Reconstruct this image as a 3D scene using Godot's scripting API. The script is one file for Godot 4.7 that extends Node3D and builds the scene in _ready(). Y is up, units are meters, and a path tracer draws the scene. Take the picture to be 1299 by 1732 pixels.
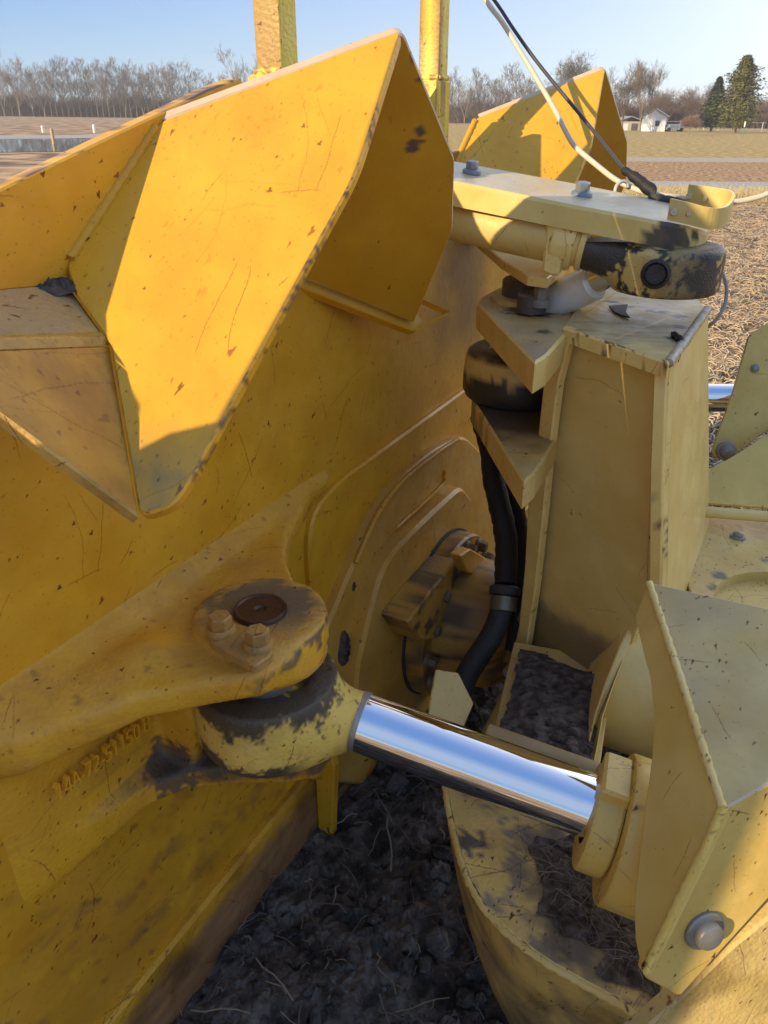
extends Node3D
# A bulldozer blade seen from beside its push frame, in the low sun of a winter afternoon.
# The blade's own axes: l along the blade, y up, n out of its rear face.
const BLADE_L := Vector3(0.46947, 0, -0.88295)
const BLADE_N := Vector3(0.88295, 0, 0.46947)
const BLADE_OFF := -0.65
const UP := Vector3.UP
const YB := Color(0.69, 0.362, 0.021)     # blade paint, linear
const YF := Color(0.78, 0.58, 0.20)      # frame paint, dustier
const YG := Color(0.76, 0.54, 0.135)      # guard and cylinder paint
const GREASE := Color(0.050, 0.041, 0.036)
const RUST := Color(0.16, 0.075, 0.035)
const DUST := Color(0.36, 0.27, 0.16)
const BARE := Color(0.22, 0.145, 0.075)
var nz := FastNoiseLite.new()
var nf := FastNoiseLite.new()
var rng := RandomNumberGenerator.new()
var M := {}

func _ready() -> void:
	setup_view()
	setup_noise()
	make_materials()
	build_ground()
	build_background()
	build_blade()
	build_push_frame()
	build_tilt_cylinder()
	build_angle_cylinder()
	build_guards()
	build_hoses_and_cables()
	build_litter()

func setup_view() -> void:
	var cam := Camera3D.new()
	cam.name = "camera"
	cam.position = Vector3(0, 1.3, 0)
	cam.rotation_degrees = Vector3(-27.3, 0, 0)
	cam.fov = 67.03
	cam.near = 0.05
	cam.far = 3000.0
	add_child(cam)
	var env := Environment.new()
	env.background_mode = Environment.BG_SKY
	env.tonemap_mode = Environment.TONE_MAPPER_LINEAR
	env.tonemap_exposure = 1.9
	env.sdfgi_enabled = true
	env.ssao_enabled = true
	env.ssil_enabled = true
	env.fog_enabled = true
	env.fog_density = 0.0007
	env.fog_light_color = Color(0.85, 0.85, 0.85)
	var sun_dir := Vector3(-0.706, 0.33, 0.627).normalized()
	var w := 512
	var h := 256
	var im := Image.create(w, h, false, Image.FORMAT_RGBF)
	var stops := [[-90.0, Color(0.30, 0.26, 0.2)], [-0.5, Color(0.34, 0.34, 0.32)], [0.0, Color(0.43, 0.50, 0.54)], [1.5, Color(0.285, 0.425, 0.535)], [6.5, Color(0.155, 0.29, 0.52)], [18.0, Color(0.26, 0.36, 0.54)], [36.0, Color(0.28, 0.365, 0.52)], [60.0, Color(0.12, 0.23, 0.48)], [90.0, Color(0.09, 0.19, 0.45)]]
	for y in h:
		var el := 90.0 - 180.0 * (y + 0.5) / h
		var k := Color.BLACK
		for s in range(stops.size() - 1):
			if el >= stops[s][0] and el <= stops[s + 1][0]:
				k = (stops[s][1] as Color).lerp(stops[s + 1][1], (el - stops[s][0]) / (stops[s + 1][0] - stops[s][0]))
		for x in w:
			var az := TAU * (x + 0.5) / w - PI
			var d := Vector3(sin(az) * cos(deg_to_rad(el)), sin(deg_to_rad(el)), -cos(az) * cos(deg_to_rad(el)))
			var g := maxf(d.dot(sun_dir), 0.0)
			var aur := (pow(g, 2.0) * 0.34 + pow(g, 16.0) * 1.2) if el > -1.0 else 0.0
			im.set_pixel(x, y, Color(k.r + aur, k.g + aur * 0.88, k.b + aur * 0.68))
	var pan := PanoramaSkyMaterial.new()
	pan.panorama = ImageTexture.create_from_image(im)
	pan.energy_multiplier = 0.85
	var sky := Sky.new()
	sky.sky_material = pan
	env.sky = sky
	var we := WorldEnvironment.new()
	we.name = "world_environment"
	we.environment = env
	add_child(we)
	var sun := DirectionalLight3D.new()
	sun.name = "sun"
	sun.light_color = Color(1.0, 0.9, 0.74)
	sun.light_energy = 1.08
	sun.light_angular_distance = 0.5
	sun.shadow_enabled = true
	sun.look_at_from_position(Vector3.ZERO, -sun_dir)
	add_child(sun)

func setup_noise() -> void:
	rng.seed = 41
	nz.seed = 7
	nz.noise_type = FastNoiseLite.TYPE_SIMPLEX_SMOOTH
	nz.frequency = 1.0
	nz.fractal_octaves = 4
	nf.seed = 19
	nf.noise_type = FastNoiseLite.TYPE_SIMPLEX
	nf.frequency = 1.0
	nf.fractal_octaves = 2

# ---------------------------------------------------------------- mesh building
class MB:
	var v := PackedVector3Array()
	var nn := PackedVector3Array()
	var c := PackedColorArray()
	var ix := PackedInt32Array()
	func vert(p: Vector3, n: Vector3, col: Color) -> int:
		v.append(p); nn.append(n); c.append(col)
		return v.size() - 1
	func tri(a: int, b: int, d: int) -> void:
		var g := (v[b] - v[a]).cross(v[d] - v[a])
		if g.dot(nn[a] + nn[b] + nn[d]) > 0.0:
			ix.append(a); ix.append(d); ix.append(b)
		else:
			ix.append(a); ix.append(b); ix.append(d)
	func mesh() -> ArrayMesh:
		var arr := []
		arr.resize(Mesh.ARRAY_MAX)
		arr[Mesh.ARRAY_VERTEX] = v
		arr[Mesh.ARRAY_NORMAL] = nn
		arr[Mesh.ARRAY_COLOR] = c
		arr[Mesh.ARRAY_INDEX] = ix
		var m := ArrayMesh.new()
		m.add_surface_from_arrays(Mesh.PRIMITIVE_TRIANGLES, arr)
		return m

func bl(l: float, y: float, n: float) -> Vector3:
	return BLADE_L * l + BLADE_N * (n + BLADE_OFF) + Vector3(0, y, 0)

func obj(called: String, mb: MB, m: Material, parent: Node3D = self) -> MeshInstance3D:
	var o := MeshInstance3D.new()
	o.name = called
	o.mesh = mb.mesh()
	o.material_override = m
	parent.add_child(o, true)
	return o

func thing(called: String, label: String, category: String, at := Vector3.ZERO, group := "") -> Node3D:
	var o := Node3D.new()
	o.name = called
	o.position = at
	add_child(o, true)
	tag(o, label, category, group)
	return o

func tag(o: Node3D, label: String, category := "", group := "", kind := "") -> void:
	if label: o.set_meta("label", label)
	if category: o.set_meta("category", category)
	if group: o.set_meta("group", group)
	if kind: o.set_meta("kind", kind)

func flat(k: Color) -> Callable:
	return func(_p: Vector3, _n: Vector3) -> Color: return k

# noise in -1..1 at a frequency per metre
func fb(p: Vector3, f: float) -> float:
	return nz.get_noise_3dv(p * f)
func fine(p: Vector3, f: float) -> float:
	return nf.get_noise_3dv(p * f)

func step01(a: float, b: float, x: float) -> float:
	return smoothstep(a, b, x)

# a ragged patch: 1 inside, 0 outside
func blot(p: Vector3, at: Vector3, r: float, rag := 0.5) -> float:
	var d := p.distance_to(at) / r
	if d > 1.0 + rag: return 0.0
	return smoothstep(1.05, 0.92, d + rag * fb(p, 55.0) + 0.25 * rag * fine(p, 260.0))

func fill(mb: MB, pts: PackedVector3Array, n: Vector3, cell: float, col: Callable, holes := []) -> void:
	# a flat polygon cut into cells, so that colour can vary over it
	var o := pts[0]
	var e1 := (pts[1] - pts[0]).normalized()
	var e2 := n.cross(e1).normalized()
	var poly := PackedVector2Array()
	for p in pts:
		poly.append(Vector2((p - o).dot(e1), (p - o).dot(e2)))
	var lo := poly[0]
	var hi := poly[0]
	for q in poly:
		lo = lo.min(q); hi = hi.max(q)
	var nx := int(ceil((hi.x - lo.x) / cell))
	var ny := int(ceil((hi.y - lo.y) / cell))
	var edge := PackedByteArray()
	edge.resize(nx * ny)
	var rings := [poly]
	for h in holes:
		var hp := PackedVector2Array()
		for p in h:
			hp.append(Vector2((p - o).dot(e1), (p - o).dot(e2)))
		if Geometry2D.is_polygon_clockwise(hp): hp.reverse()
		rings.append(hp)
	for ring in rings:
		for i in ring.size():
			var a: Vector2 = ring[i]
			var b: Vector2 = ring[(i + 1) % ring.size()]
			var steps := int(ceil(a.distance_to(b) / (cell * 0.2))) + 1
			for k in steps + 1:
				var q := a.lerp(b, float(k) / steps) - lo
				for dx in [-0.01, 0.01]:
					for dy in [-0.01, 0.01]:
						var cx := clampi(int(floor(q.x / cell + dx)), 0, nx - 1)
						var cy := clampi(int(floor(q.y / cell + dy)), 0, ny - 1)
						edge[cy * nx + cx] = 1
	var ids := PackedInt32Array()
	ids.resize((nx + 1) * (ny + 1))
	ids.fill(-1)
	for j in ny:
		for i in nx:
			var c0 := lo + Vector2(i, j) * cell
			if edge[j * nx + i] == 0:
				var mid := c0 + Vector2(0.5, 0.5) * cell
				if not Geometry2D.is_point_in_polygon(mid, poly): continue
				var out := false
				for h in range(1, rings.size()):
					if Geometry2D.is_point_in_polygon(mid, rings[h]): out = true
				if out: continue
				var q := [0, 0, 0, 0]
				for k in 4:
					var gi: int = i + [0, 1, 1, 0][k]
					var gj: int = j + [0, 0, 1, 1][k]
					var at := gj * (nx + 1) + gi
					if ids[at] < 0:
						var w := o + e1 * (lo.x + gi * cell) + e2 * (lo.y + gj * cell)
						ids[at] = mb.vert(w, n, col.call(w, n))
					q[k] = ids[at]
				mb.tri(q[0], q[1], q[2])
				mb.tri(q[0], q[2], q[3])
			else:
				var box := PackedVector2Array([c0, c0 + Vector2(cell, 0), c0 + Vector2(cell, cell), c0 + Vector2(0, cell)])
				var bits := Geometry2D.intersect_polygons(box, poly)
				for h in range(1, rings.size()):
					var nb := []
					for bpoly in bits:
						nb.append_array(Geometry2D.clip_polygons(bpoly, rings[h]))
					bits.assign(nb)
				for bit in bits:
					var t := Geometry2D.triangulate_polygon(bit)
					if t.is_empty(): continue
					var base := mb.v.size()
					for q in bit:
						var w := o + e1 * q.x + e2 * q.y
						mb.vert(w, n, col.call(w, n))
					for k in range(0, t.size(), 3):
						mb.tri(base + t[k], base + t[k + 1], base + t[k + 2])

func newell(pts: PackedVector3Array) -> Vector3:
	var n := Vector3.ZERO
	for i in pts.size():
		n += (pts[i] - pts[0]).cross(pts[(i + 1) % pts.size()] - pts[0])
	return n.normalized()

func centre(pts: PackedVector3Array) -> Vector3:
	var s := Vector3.ZERO
	for p in pts: s += p
	return s / pts.size()

# rounds the corners of a flat polygon: r is one radius or one per corner
func rounded(pts: PackedVector3Array, r, seg := 5) -> PackedVector3Array:
	var out := PackedVector3Array()
	var k := pts.size()
	for i in k:
		var rr: float = r if (r is float or r is int) else r[i]
		var p := pts[i]
		if rr <= 0.0:
			out.append(p); continue
		var a := (pts[(i + k - 1) % k] - p)
		var b := (pts[(i + 1) % k] - p)
		var la := minf(rr, a.length() * 0.45)
		var lb := minf(rr, b.length() * 0.45)
		var pa := p + a.normalized() * la
		var pb := p + b.normalized() * lb
		for s in seg + 1:
			var t := float(s) / seg
			out.append(pa.lerp(p, t).lerp(p.lerp(pb, t), t))
	return out

func strip(mb: MB, a: PackedVector3Array, b: PackedVector3Array, cell: float, col: Callable, closed := true) -> void:
	# wall between two rings of equal length, one flat quad per edge, cut along its length
	var k := a.size()
	for i in (k if closed else k - 1):
		var j := (i + 1) % k
		var n := (a[j] - a[i]).cross(b[i] - a[i])
		if n.length() < 1e-12: n = (a[j] - a[i]).cross(b[j] - a[j])
		if n.length() < 1e-12: continue
		n = n.normalized()
		var steps := maxi(1, int(ceil(a[i].distance_to(a[j]) / cell)))
		var prev0 := -1
		var prev1 := -1
		for s in steps + 1:
			var t := float(s) / steps
			var pa := a[i].lerp(a[j], t)
			var pb := b[i].lerp(b[j], t)
			var i0 := mb.vert(pa, n, col.call(pa, n))
			var i1 := mb.vert(pb, n, col.call(pb, n))
			if s > 0:
				mb.tri(prev0, i0, i1)
				mb.tri(prev0, i1, prev1)
			prev0 = i0
			prev1 = i1

# a plate: outline in a plane, facing `toward`, with thickness behind it and chamfered edges
func plate(mb: MB, outline: PackedVector3Array, toward: Vector3, thick: float, bevel: float, cell: float, col: Callable, edge_col = null, holes := []) -> void:
	var pts := outline.duplicate()
	var n := newell(pts)
	if n.dot(toward - centre(pts)) < 0.0:
		pts.reverse()
		n = -n
	for i in range(pts.size() - 1, -1, -1):   # drop doubled corners
		if pts[i].distance_to(pts[(i + 1) % pts.size()]) < 1e-5: pts.remove_at(i)
	var k := pts.size()
	var inset := PackedVector3Array()
	for i in k:
		var a := (pts[i] - pts[(i + k - 1) % k]).normalized()
		var b := (pts[(i + 1) % k] - pts[i]).normalized()
		var na := n.cross(a)
		var nb := n.cross(b)
		var m := (na + nb)
		m = m / maxf(0.35, m.dot(na)) if m.length() > 1e-6 else na
		inset.append(pts[i] + m * bevel)
	var ec: Callable = col if edge_col == null else edge_col
	fill(mb, inset, n, cell, col, holes)
	var low := PackedVector3Array()
	var back := PackedVector3Array()
	for p in pts:
		low.append(p - n * bevel)
		back.append(p - n * thick)
	fix_strip(mb, inset, low, n, cell, ec)
	fix_strip(mb, low, back, n, cell, ec)
	for h in holes:
		var hb := PackedVector3Array()
		for p in h: hb.append(p - n * thick)
		strip(mb, h, hb, cell, ec)
	fill(mb, back, -n, maxf(cell * 6.0, 0.08), ec)

func fix_strip(mb: MB, a: PackedVector3Array, b: PackedVector3Array, n: Vector3, cell: float, col: Callable) -> void:
	# like strip(), with the normals turned outwards for a ring that runs round n
	var from := mb.v.size()
	var ifrom := mb.ix.size()
	strip(mb, a, b, cell, col)
	var e := (a[1] - a[0]).normalized()
	var outw := -n.cross(e)
	if from < mb.v.size() and mb.nn[from].dot(outw + n * 0.3) < 0.0:
		for i in range(from, mb.v.size()): mb.nn[i] = -mb.nn[i]
		for i in range(ifrom, mb.ix.size(), 3):
			var t := mb.ix[i + 1]
			mb.ix[i + 1] = mb.ix[i + 2]
			mb.ix[i + 2] = t

# turns every face of an open sheet towards a direction
func face(mb: MB, d: Vector3) -> void:
	for i in mb.nn.size(): if mb.nn[i].dot(d) < 0.0: mb.nn[i] = -mb.nn[i]
	var old := mb.ix
	mb.ix = PackedInt32Array()
	for i in range(0, old.size(), 3): mb.tri(old[i], old[i + 1], old[i + 2])

func basis_of(axis: Vector3) -> Basis:
	var y := axis.normalized()
	var x := y.cross(Vector3(0.31, 0.11, 0.94) if absf(y.z) < 0.9 else Vector3.RIGHT).normalized()
	return Basis(x, y, x.cross(y))

# turns a profile of (radius, height) round an axis; corners sharper than ~30 degrees stay sharp
func lathe(mb: MB, at: Vector3, axis: Vector3, prof: Array, seg: int, col: Callable, a0 := 0.0, a1 := TAU, wob := 0.0) -> void:
	var b := basis_of(axis)
	var pr := []
	for i in range(prof.size() - 1):
		var d: Vector2 = (prof[i + 1] - prof[i])
		if d.length() < 1e-6: continue
		pr.append([prof[i], prof[i + 1], Vector2(d.y, -d.x).normalized()])
	for i in pr.size():
		var n0: Vector2 = pr[i][2]
		var n1: Vector2 = pr[i][2]
		if i > 0 and (pr[i - 1][2] as Vector2).dot(n0) > 0.82: n0 = (n0 + pr[i - 1][2]).normalized()
		if i < pr.size() - 1 and (pr[i + 1][2] as Vector2).dot(n1) > 0.82: n1 = (n1 + pr[i + 1][2]).normalized()
		var p0: Vector2 = pr[i][0]
		var p1: Vector2 = pr[i][1]
		var last := [-1, -1]
		for s in seg + 1:
			var t := a0 + (a1 - a0) * s / seg
			var d3 := b.x * cos(t) + b.z * sin(t)
			var w0 := 1.0
			if wob > 0.0: w0 += wob * fb(at + d3 * 0.08 + b.y * p0.y, 30.0)
			var q0 := at + d3 * p0.x * w0 + b.y * p0.y
			var q1 := at + d3 * p1.x * w0 + b.y * p1.y
			var m0 := d3 * n0.x + b.y * n0.y
			var m1 := d3 * n1.x + b.y * n1.y
			var i0 := mb.vert(q0, m0, col.call(q0, m0))
			var i1 := mb.vert(q1, m1, col.call(q1, m1))
			if s > 0:
				mb.tri(last[0], i0, i1)
				mb.tri(last[0], i1, last[1])
			last = [i0, i1]

func spline(pts: PackedVector3Array, per: int) -> PackedVector3Array:
	var out := PackedVector3Array()
	var k := pts.size()
	for i in k - 1:
		var a := pts[maxi(i - 1, 0)]
		var d := pts[mini(i + 2, k - 1)]
		for s in per:
			out.append(pts[i].cubic_interpolate(pts[i + 1], a, d, float(s) / per))
	out.append(pts[k - 1])
	return out

# a round bar along a path; radius is one number or one per point
func tube(mb: MB, pts: PackedVector3Array, radius, seg: int, col: Callable, caps := true) -> void:
	var k := pts.size()
	var t0 := (pts[1] - pts[0]).normalized()
	var x := basis_of(t0).x
	var prev := []
	for i in k:
		var t := (pts[mini(i + 1, k - 1)] - pts[maxi(i - 1, 0)]).normalized()
		x = (x - t * x.dot(t)).normalized()
		var z := x.cross(t)
		var r: float = radius if (radius is float or radius is int) else radius[i]
		var row := []
		for s in seg + 1:
			var a := TAU * s / seg
			var n := x * cos(a) + z * sin(a)
			var p := pts[i] + n * r
			row.append(mb.vert(p, n, col.call(p, n)))
		if i > 0:
			for s in seg:
				mb.tri(prev[s], prev[s + 1], row[s])
				mb.tri(prev[s + 1], row[s + 1], row[s])
		prev = row
		if caps and (i == 0 or i == k - 1):
			var nn := -t if i == 0 else t
			var mid := mb.vert(pts[i] + nn * r * 0.25, nn, col.call(pts[i], nn))
			var ring := []
			for s in seg + 1:
				var p: Vector3 = mb.v[row[s]]
				ring.append(mb.vert(p, nn, col.call(p, nn)))
			for s in seg: mb.tri(mid, ring[s], ring[s + 1])

# a weld bead: a bar with ripples
func bead(mb: MB, pts: PackedVector3Array, r: float, col: Callable) -> void:
	var path := PackedVector3Array()
	var rad := PackedFloat32Array()
	for i in pts.size() - 1:
		var steps := maxi(2, int(pts[i].distance_to(pts[i + 1]) / 0.0035))
		for s in steps:
			path.append(pts[i].lerp(pts[i + 1], float(s) / steps))
	path.append(pts[pts.size() - 1])
	for i in path.size():
		rad.append(r * (1.0 + 0.18 * fb(path[i], 120.0) + 0.10 * sin(i * 1.35)))
	tube(mb, path, rad, 8, col)

# a hexagon-headed bolt with a flange, standing on `at`
func bolt(parent: Node3D, called: String, at: Vector3, axis: Vector3, r: float, h: float, col: Callable, m: Material, turn := 0.2, washer := 1.45) -> MeshInstance3D:
	var mb := MB.new()
	lathe(mb, at, axis, [Vector2(r * washer, -0.002), Vector2(r * washer, h * 0.16), Vector2(r * (washer - 0.08), h * 0.24), Vector2(r * 1.06, h * 0.34), Vector2(0.0, h * 0.34)], 24, col)
	var b := basis_of(axis)
	var lo := PackedVector3Array()
	var hi := PackedVector3Array()
	var top := PackedVector3Array()
	for s in 6:
		var d := b.x * cos(turn + s * TAU / 6) + b.z * sin(turn + s * TAU / 6)
		lo.append(at + d * r + b.y * h * 0.3)
		hi.append(at + d * r + b.y * h * 0.9)
		top.append(at + d * r * 0.87 + b.y * h)
	fix_strip(mb, hi, lo, b.y, 1.0, col)
	fix_strip(mb, top, hi, b.y, 1.0, col)
	var mid := mb.vert(at + b.y * h * 0.97, b.y, col.call(at, b.y))
	var ring := []
	for p in top: ring.append(mb.vert(p, b.y, col.call(p, b.y)))
	for s in 6: mb.tri(mid, ring[s], ring[(s + 1) % 6])
	return obj(called, mb, m, parent)

# ---- signed distances, meshed as surface nets
func smin(a: float, b: float, k: float) -> float:
	var h := maxf(k - absf(a - b), 0.0) / k
	return minf(a, b) - h * h * k * 0.25
func smax(a: float, b: float, k: float) -> float:
	return -smin(-a, -b, k)
func sd_capsule(p: Vector3, a: Vector3, b: Vector3, ra: float, rb: float) -> float:
	var ab := b - a
	var t := clampf((p - a).dot(ab) / ab.length_squared(), 0.0, 1.0)
	return p.distance_to(a + ab * t) - lerpf(ra, rb, t)
func sd_box(p: Vector3, c: Vector3, h: Vector3, r: float) -> float:
	var q := (p - c).abs() - h + Vector3(r, r, r)
	return Vector3(maxf(q.x, 0), maxf(q.y, 0), maxf(q.z, 0)).length() + minf(maxf(q.x, maxf(q.y, q.z)), 0.0) - r
func sd_poly(p: Vector2, poly: PackedVector2Array) -> float:
	var d := p.distance_squared_to(poly[0])
	var s := 1.0
	var k := poly.size()
	var j := k - 1
	for i in k:
		var e := poly[j] - poly[i]
		var w := p - poly[i]
		var b := w - e * clampf(w.dot(e) / e.dot(e), 0.0, 1.0)
		d = minf(d, b.length_squared())
		var c1 := p.y >= poly[i].y
		var c2 := p.y < poly[j].y
		var c3 := e.x * w.y > e.y * w.x
		if (c1 and c2 and c3) or (not c1 and not c2 and not c3): s = -s
		j = i
	return s * sqrt(d)

func nets(mb: MB, lo: Vector3, hi: Vector3, cell: float, f: Callable, xf: Transform3D, col: Callable) -> void:
	const BK := 6
	var n := Vector3i(((hi - lo) / (cell * BK)).ceil()) * BK
	var sx := n.x + 1
	var sxy := sx * (n.y + 1)
	var val := PackedFloat32Array()
	val.resize(sxy * (n.z + 1))
	val.fill(1e9)
	var active := []
	var reach := cell * BK * 0.5 * 1.733 * 1.15 + cell
	for bz in n.z / BK:
		for by in n.y / BK:
			for bx in n.x / BK:
				var mid := lo + Vector3(bx + 0.5, by + 0.5, bz + 0.5) * (cell * BK)
				if absf(f.call(mid)) < reach: active.append(Vector3i(bx, by, bz) * BK)
	for b in active:
		for z in range(b.z, b.z + BK + 1):
			for y in range(b.y, b.y + BK + 1):
				for x in range(b.x, b.x + BK + 1):
					var at: int = x + y * sx + z * sxy
					if val[at] > 1e8: val[at] = f.call(lo + Vector3(x, y, z) * cell)
	var ids := {}
	var off := [0, 1, sx, sx + 1, sxy, sxy + 1, sxy + sx, sxy + sx + 1]
	var cor := [Vector3(0, 0, 0), Vector3(1, 0, 0), Vector3(0, 1, 0), Vector3(1, 1, 0), Vector3(0, 0, 1), Vector3(1, 0, 1), Vector3(0, 1, 1), Vector3(1, 1, 1)]
	var ed := [[0, 1], [2, 3], [4, 5], [6, 7], [0, 2], [1, 3], [4, 6], [5, 7], [0, 4], [1, 5], [2, 6], [3, 7]]
	var first := mb.v.size()
	for b in active:
		for z in range(b.z, b.z + BK):
			for y in range(b.y, b.y + BK):
				for x in range(b.x, b.x + BK):
					var at: int = x + y * sx + z * sxy
					var m := 0
					for k in 8:
						if val[at + off[k]] < 0.0: m += 1
					if m == 0 or m == 8: continue
					var s := Vector3.ZERO
					var cnt := 0
					for e in ed:
						var va := val[at + off[e[0]]]
						var vb := val[at + off[e[1]]]
						if (va < 0.0) != (vb < 0.0):
							s += (cor[e[0]] as Vector3).lerp(cor[e[1]], va / (va - vb))
							cnt += 1
					ids[at] = mb.vert(xf * (lo + (Vector3(x, y, z) + s / cnt) * cell), Vector3.ZERO, Color.WHITE)
	var tris := PackedInt32Array()
	for at in ids:
		var v0: float = val[at]
		for ax in 3:
			var o1: int = [1, sx, sxy][ax]
			if (v0 < 0.0) == (val[at + o1] < 0.0): continue
			var u: int = [sx, sxy, 1][ax]
			var w: int = [sxy, 1, sx][ax]
			if not (ids.has(at - u) and ids.has(at - w) and ids.has(at - u - w)): continue
			var q := [ids[at], ids[at - u], ids[at - u - w], ids[at - w]]
			if v0 >= 0.0: q.reverse()
			tris.append_array([q[0], q[1], q[2], q[0], q[2], q[3]])
	for i in range(0, tris.size(), 3):
		var g := (mb.v[tris[i + 1]] - mb.v[tris[i]]).cross(mb.v[tris[i + 2]] - mb.v[tris[i]])
		for k in 3: mb.nn[tris[i + k]] += g
	for i in range(first, mb.v.size()): mb.nn[i] = mb.nn[i].normalized()
	# which way out?
	var score := 0.0
	for i in range(first, mb.v.size(), maxi(1, (mb.v.size() - first) / 40)):
		var p := xf.affine_inverse() * (mb.v[i] + mb.nn[i] * cell * 0.8)
		score += f.call(p)
	for i in range(first, mb.v.size()):
		if score < 0.0: mb.nn[i] = -mb.nn[i]
		mb.c[i] = col.call(mb.v[i], mb.nn[i])
	for i in range(0, tris.size(), 3): mb.tri(tris[i], tris[i + 1], tris[i + 2])


# ---------------------------------------------------------------- materials
func noise_image(size: int, seed_: int, freq: float, oct: int, type := FastNoiseLite.TYPE_SIMPLEX_SMOOTH) -> Image:
	var n := FastNoiseLite.new()
	n.seed = seed_
	n.noise_type = type
	n.frequency = freq
	n.fractal_octaves = oct
	var im := n.get_seamless_image(size, size)
	im.convert(Image.FORMAT_RGB8)
	return im

func tinted(size: int, seed_: int, freq: float, oct: int, stops: Array) -> Image:
	# noise through a colour ramp of [value, colour]
	var src := noise_image(size, seed_, freq, oct).get_data()
	var lut := []
	for i in 256:
		var t := i / 255.0
		var k: Color = stops[0][1]
		for s in range(stops.size() - 1):
			if t >= stops[s][0]:
				k = (stops[s][1] as Color).lerp(stops[s + 1][1], clampf((t - stops[s][0]) / (stops[s + 1][0] - stops[s][0]), 0, 1))
		lut.append([int(k.r * 255), int(k.g * 255), int(k.b * 255)])
	var out := PackedByteArray()
	out.resize(src.size())
	for i in range(0, src.size(), 3):
		var l: Array = lut[src[i]]
		out[i] = l[0]; out[i + 1] = l[1]; out[i + 2] = l[2]
	return Image.create_from_data(size, size, false, Image.FORMAT_RGB8, out)

func spot(im: Image, at: Vector2, r: float, ang: float, stretch: float, k: Color, r2: RandomNumberGenerator) -> void:
	var size := im.get_width()
	var ph := r2.randf() * TAU
	var ca := cos(ang)
	var sa := sin(ang)
	var ext := int(ceil(r * stretch * 1.4)) + 1
	for y in range(-ext, ext + 1):
		for x in range(-ext, ext + 1):
			var u := (x * ca + y * sa) / stretch
			var w := -x * sa + y * ca
			var a := atan2(w, u)
			var rr := r * (1.0 + 0.28 * sin(a * 3 + ph) + 0.18 * sin(a * 5 + ph * 2.3))
			var d := sqrt(u * u + w * w)
			if d < rr:
				var px := posmod(int(at.x) + x, size)
				var py := posmod(int(at.y) + y, size)
				var c0 := im.get_pixel(px, py)
				im.set_pixel(px, py, c0.lerp(k, clampf((rr - d) * 0.9, 0, 1) * k.a))

func scratch(im: Image, at: Vector2, ang: float, length: float, k: Color, r2: RandomNumberGenerator) -> void:
	var size := im.get_width()
	var p := at
	var a := ang
	var n := int(length)
	for i in n:
		a += r2.randf_range(-0.06, 0.06)
		p += Vector2(cos(a), sin(a))
		if r2.randf() < 0.12: continue
		var fade := minf(1.0, minf(i, n - i) / 10.0)
		var px := posmod(int(p.x), size)
		var py := posmod(int(p.y), size)
		im.set_pixel(px, py, im.get_pixel(px, py).lerp(k, k.a * fade))
		if i % 3 == 0:
			py = posmod(py + 1, size)
			im.set_pixel(px, py, im.get_pixel(px, py).lerp(k, k.a * fade * 0.6))

func wear_image(size: int, seed_: int, chips: int, lines: int, mottle: float, specks: int) -> Image:
	# paint wear as a multiplier: near white where sound, dark where chipped or scratched
	var r2 := RandomNumberGenerator.new()
	r2.seed = seed_
	var lo := 1.0 - mottle
	var im := tinted(size, seed_, 0.006, 5, [[0.2, Color(lo, lo * 0.97, lo * 0.9)], [0.5, Color(0.97, 0.965, 0.95)], [0.8, Color(1, 1, 1)]])
	for i in specks:
		var k := Color(0.62, 0.5, 0.42, 0.5) if r2.randf() < 0.7 else Color(0.4, 0.3, 0.27, 0.7)
		spot(im, Vector2(r2.randf(), r2.randf()) * size, r2.randf_range(0.5, 1.2), r2.randf() * PI, 1.3, k, r2)
	var hubs := []
	for i in 9: hubs.append(Vector2(r2.randf(), r2.randf()) * size)
	for i in chips:
		var at := Vector2(r2.randf(), r2.randf()) * size
		if r2.randf() < 0.42:
			at = hubs[r2.randi() % hubs.size()] + Vector2(r2.randfn(), r2.randfn()) * size * 0.07
		var k := Color(0.3, 0.2, 0.2, 0.9) if r2.randf() < 0.6 else Color(0.5, 0.3, 0.25, 0.8)
		spot(im, at, r2.randf_range(0.6, 1.9) if r2.randf() < 0.92 else r2.randf_range(1.9, 3.2), r2.randf_range(-1.4, -0.4), r2.randf_range(1.0, 2.6), k, r2)
	for i in lines:
		var k := Color(0.45, 0.32, 0.28, r2.randf_range(0.25, 0.8))
		scratch(im, Vector2(r2.randf(), r2.randf()) * size, r2.randf_range(-2.2, 0.2), r2.randf_range(15, 150), k, r2)
	return im

func tex(im: Image) -> ImageTexture:
	im.generate_mipmaps()
	return ImageTexture.create_from_image(im)

func bumps(size: int, seed_: int, freq: float, oct: int, strength: float) -> ImageTexture:
	var im := noise_image(size, seed_, freq, oct)
	im.bump_map_to_normal_map(strength)
	return tex(im)

func mat(called: String, albedo: Color, rough: float, metal := 0.0, colour_tex: Texture2D = null, tile := 1.0, normal_tex: Texture2D = null, nstr := 1.0, vcol := false) -> StandardMaterial3D:
	var m := StandardMaterial3D.new()
	m.resource_name = called
	m.albedo_color = albedo.linear_to_srgb()
	m.roughness = rough
	m.metallic = metal
	m.vertex_color_use_as_albedo = vcol
	m.uv1_triplanar = true
	m.uv1_world_triplanar = true
	m.uv1_triplanar_sharpness = 6.0
	m.uv1_scale = Vector3.ONE / tile
	if colour_tex: m.albedo_texture = colour_tex
	if normal_tex:
		m.normal_enabled = true
		m.normal_texture = normal_tex
		m.normal_scale = nstr
	M[called] = m
	return m

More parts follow.
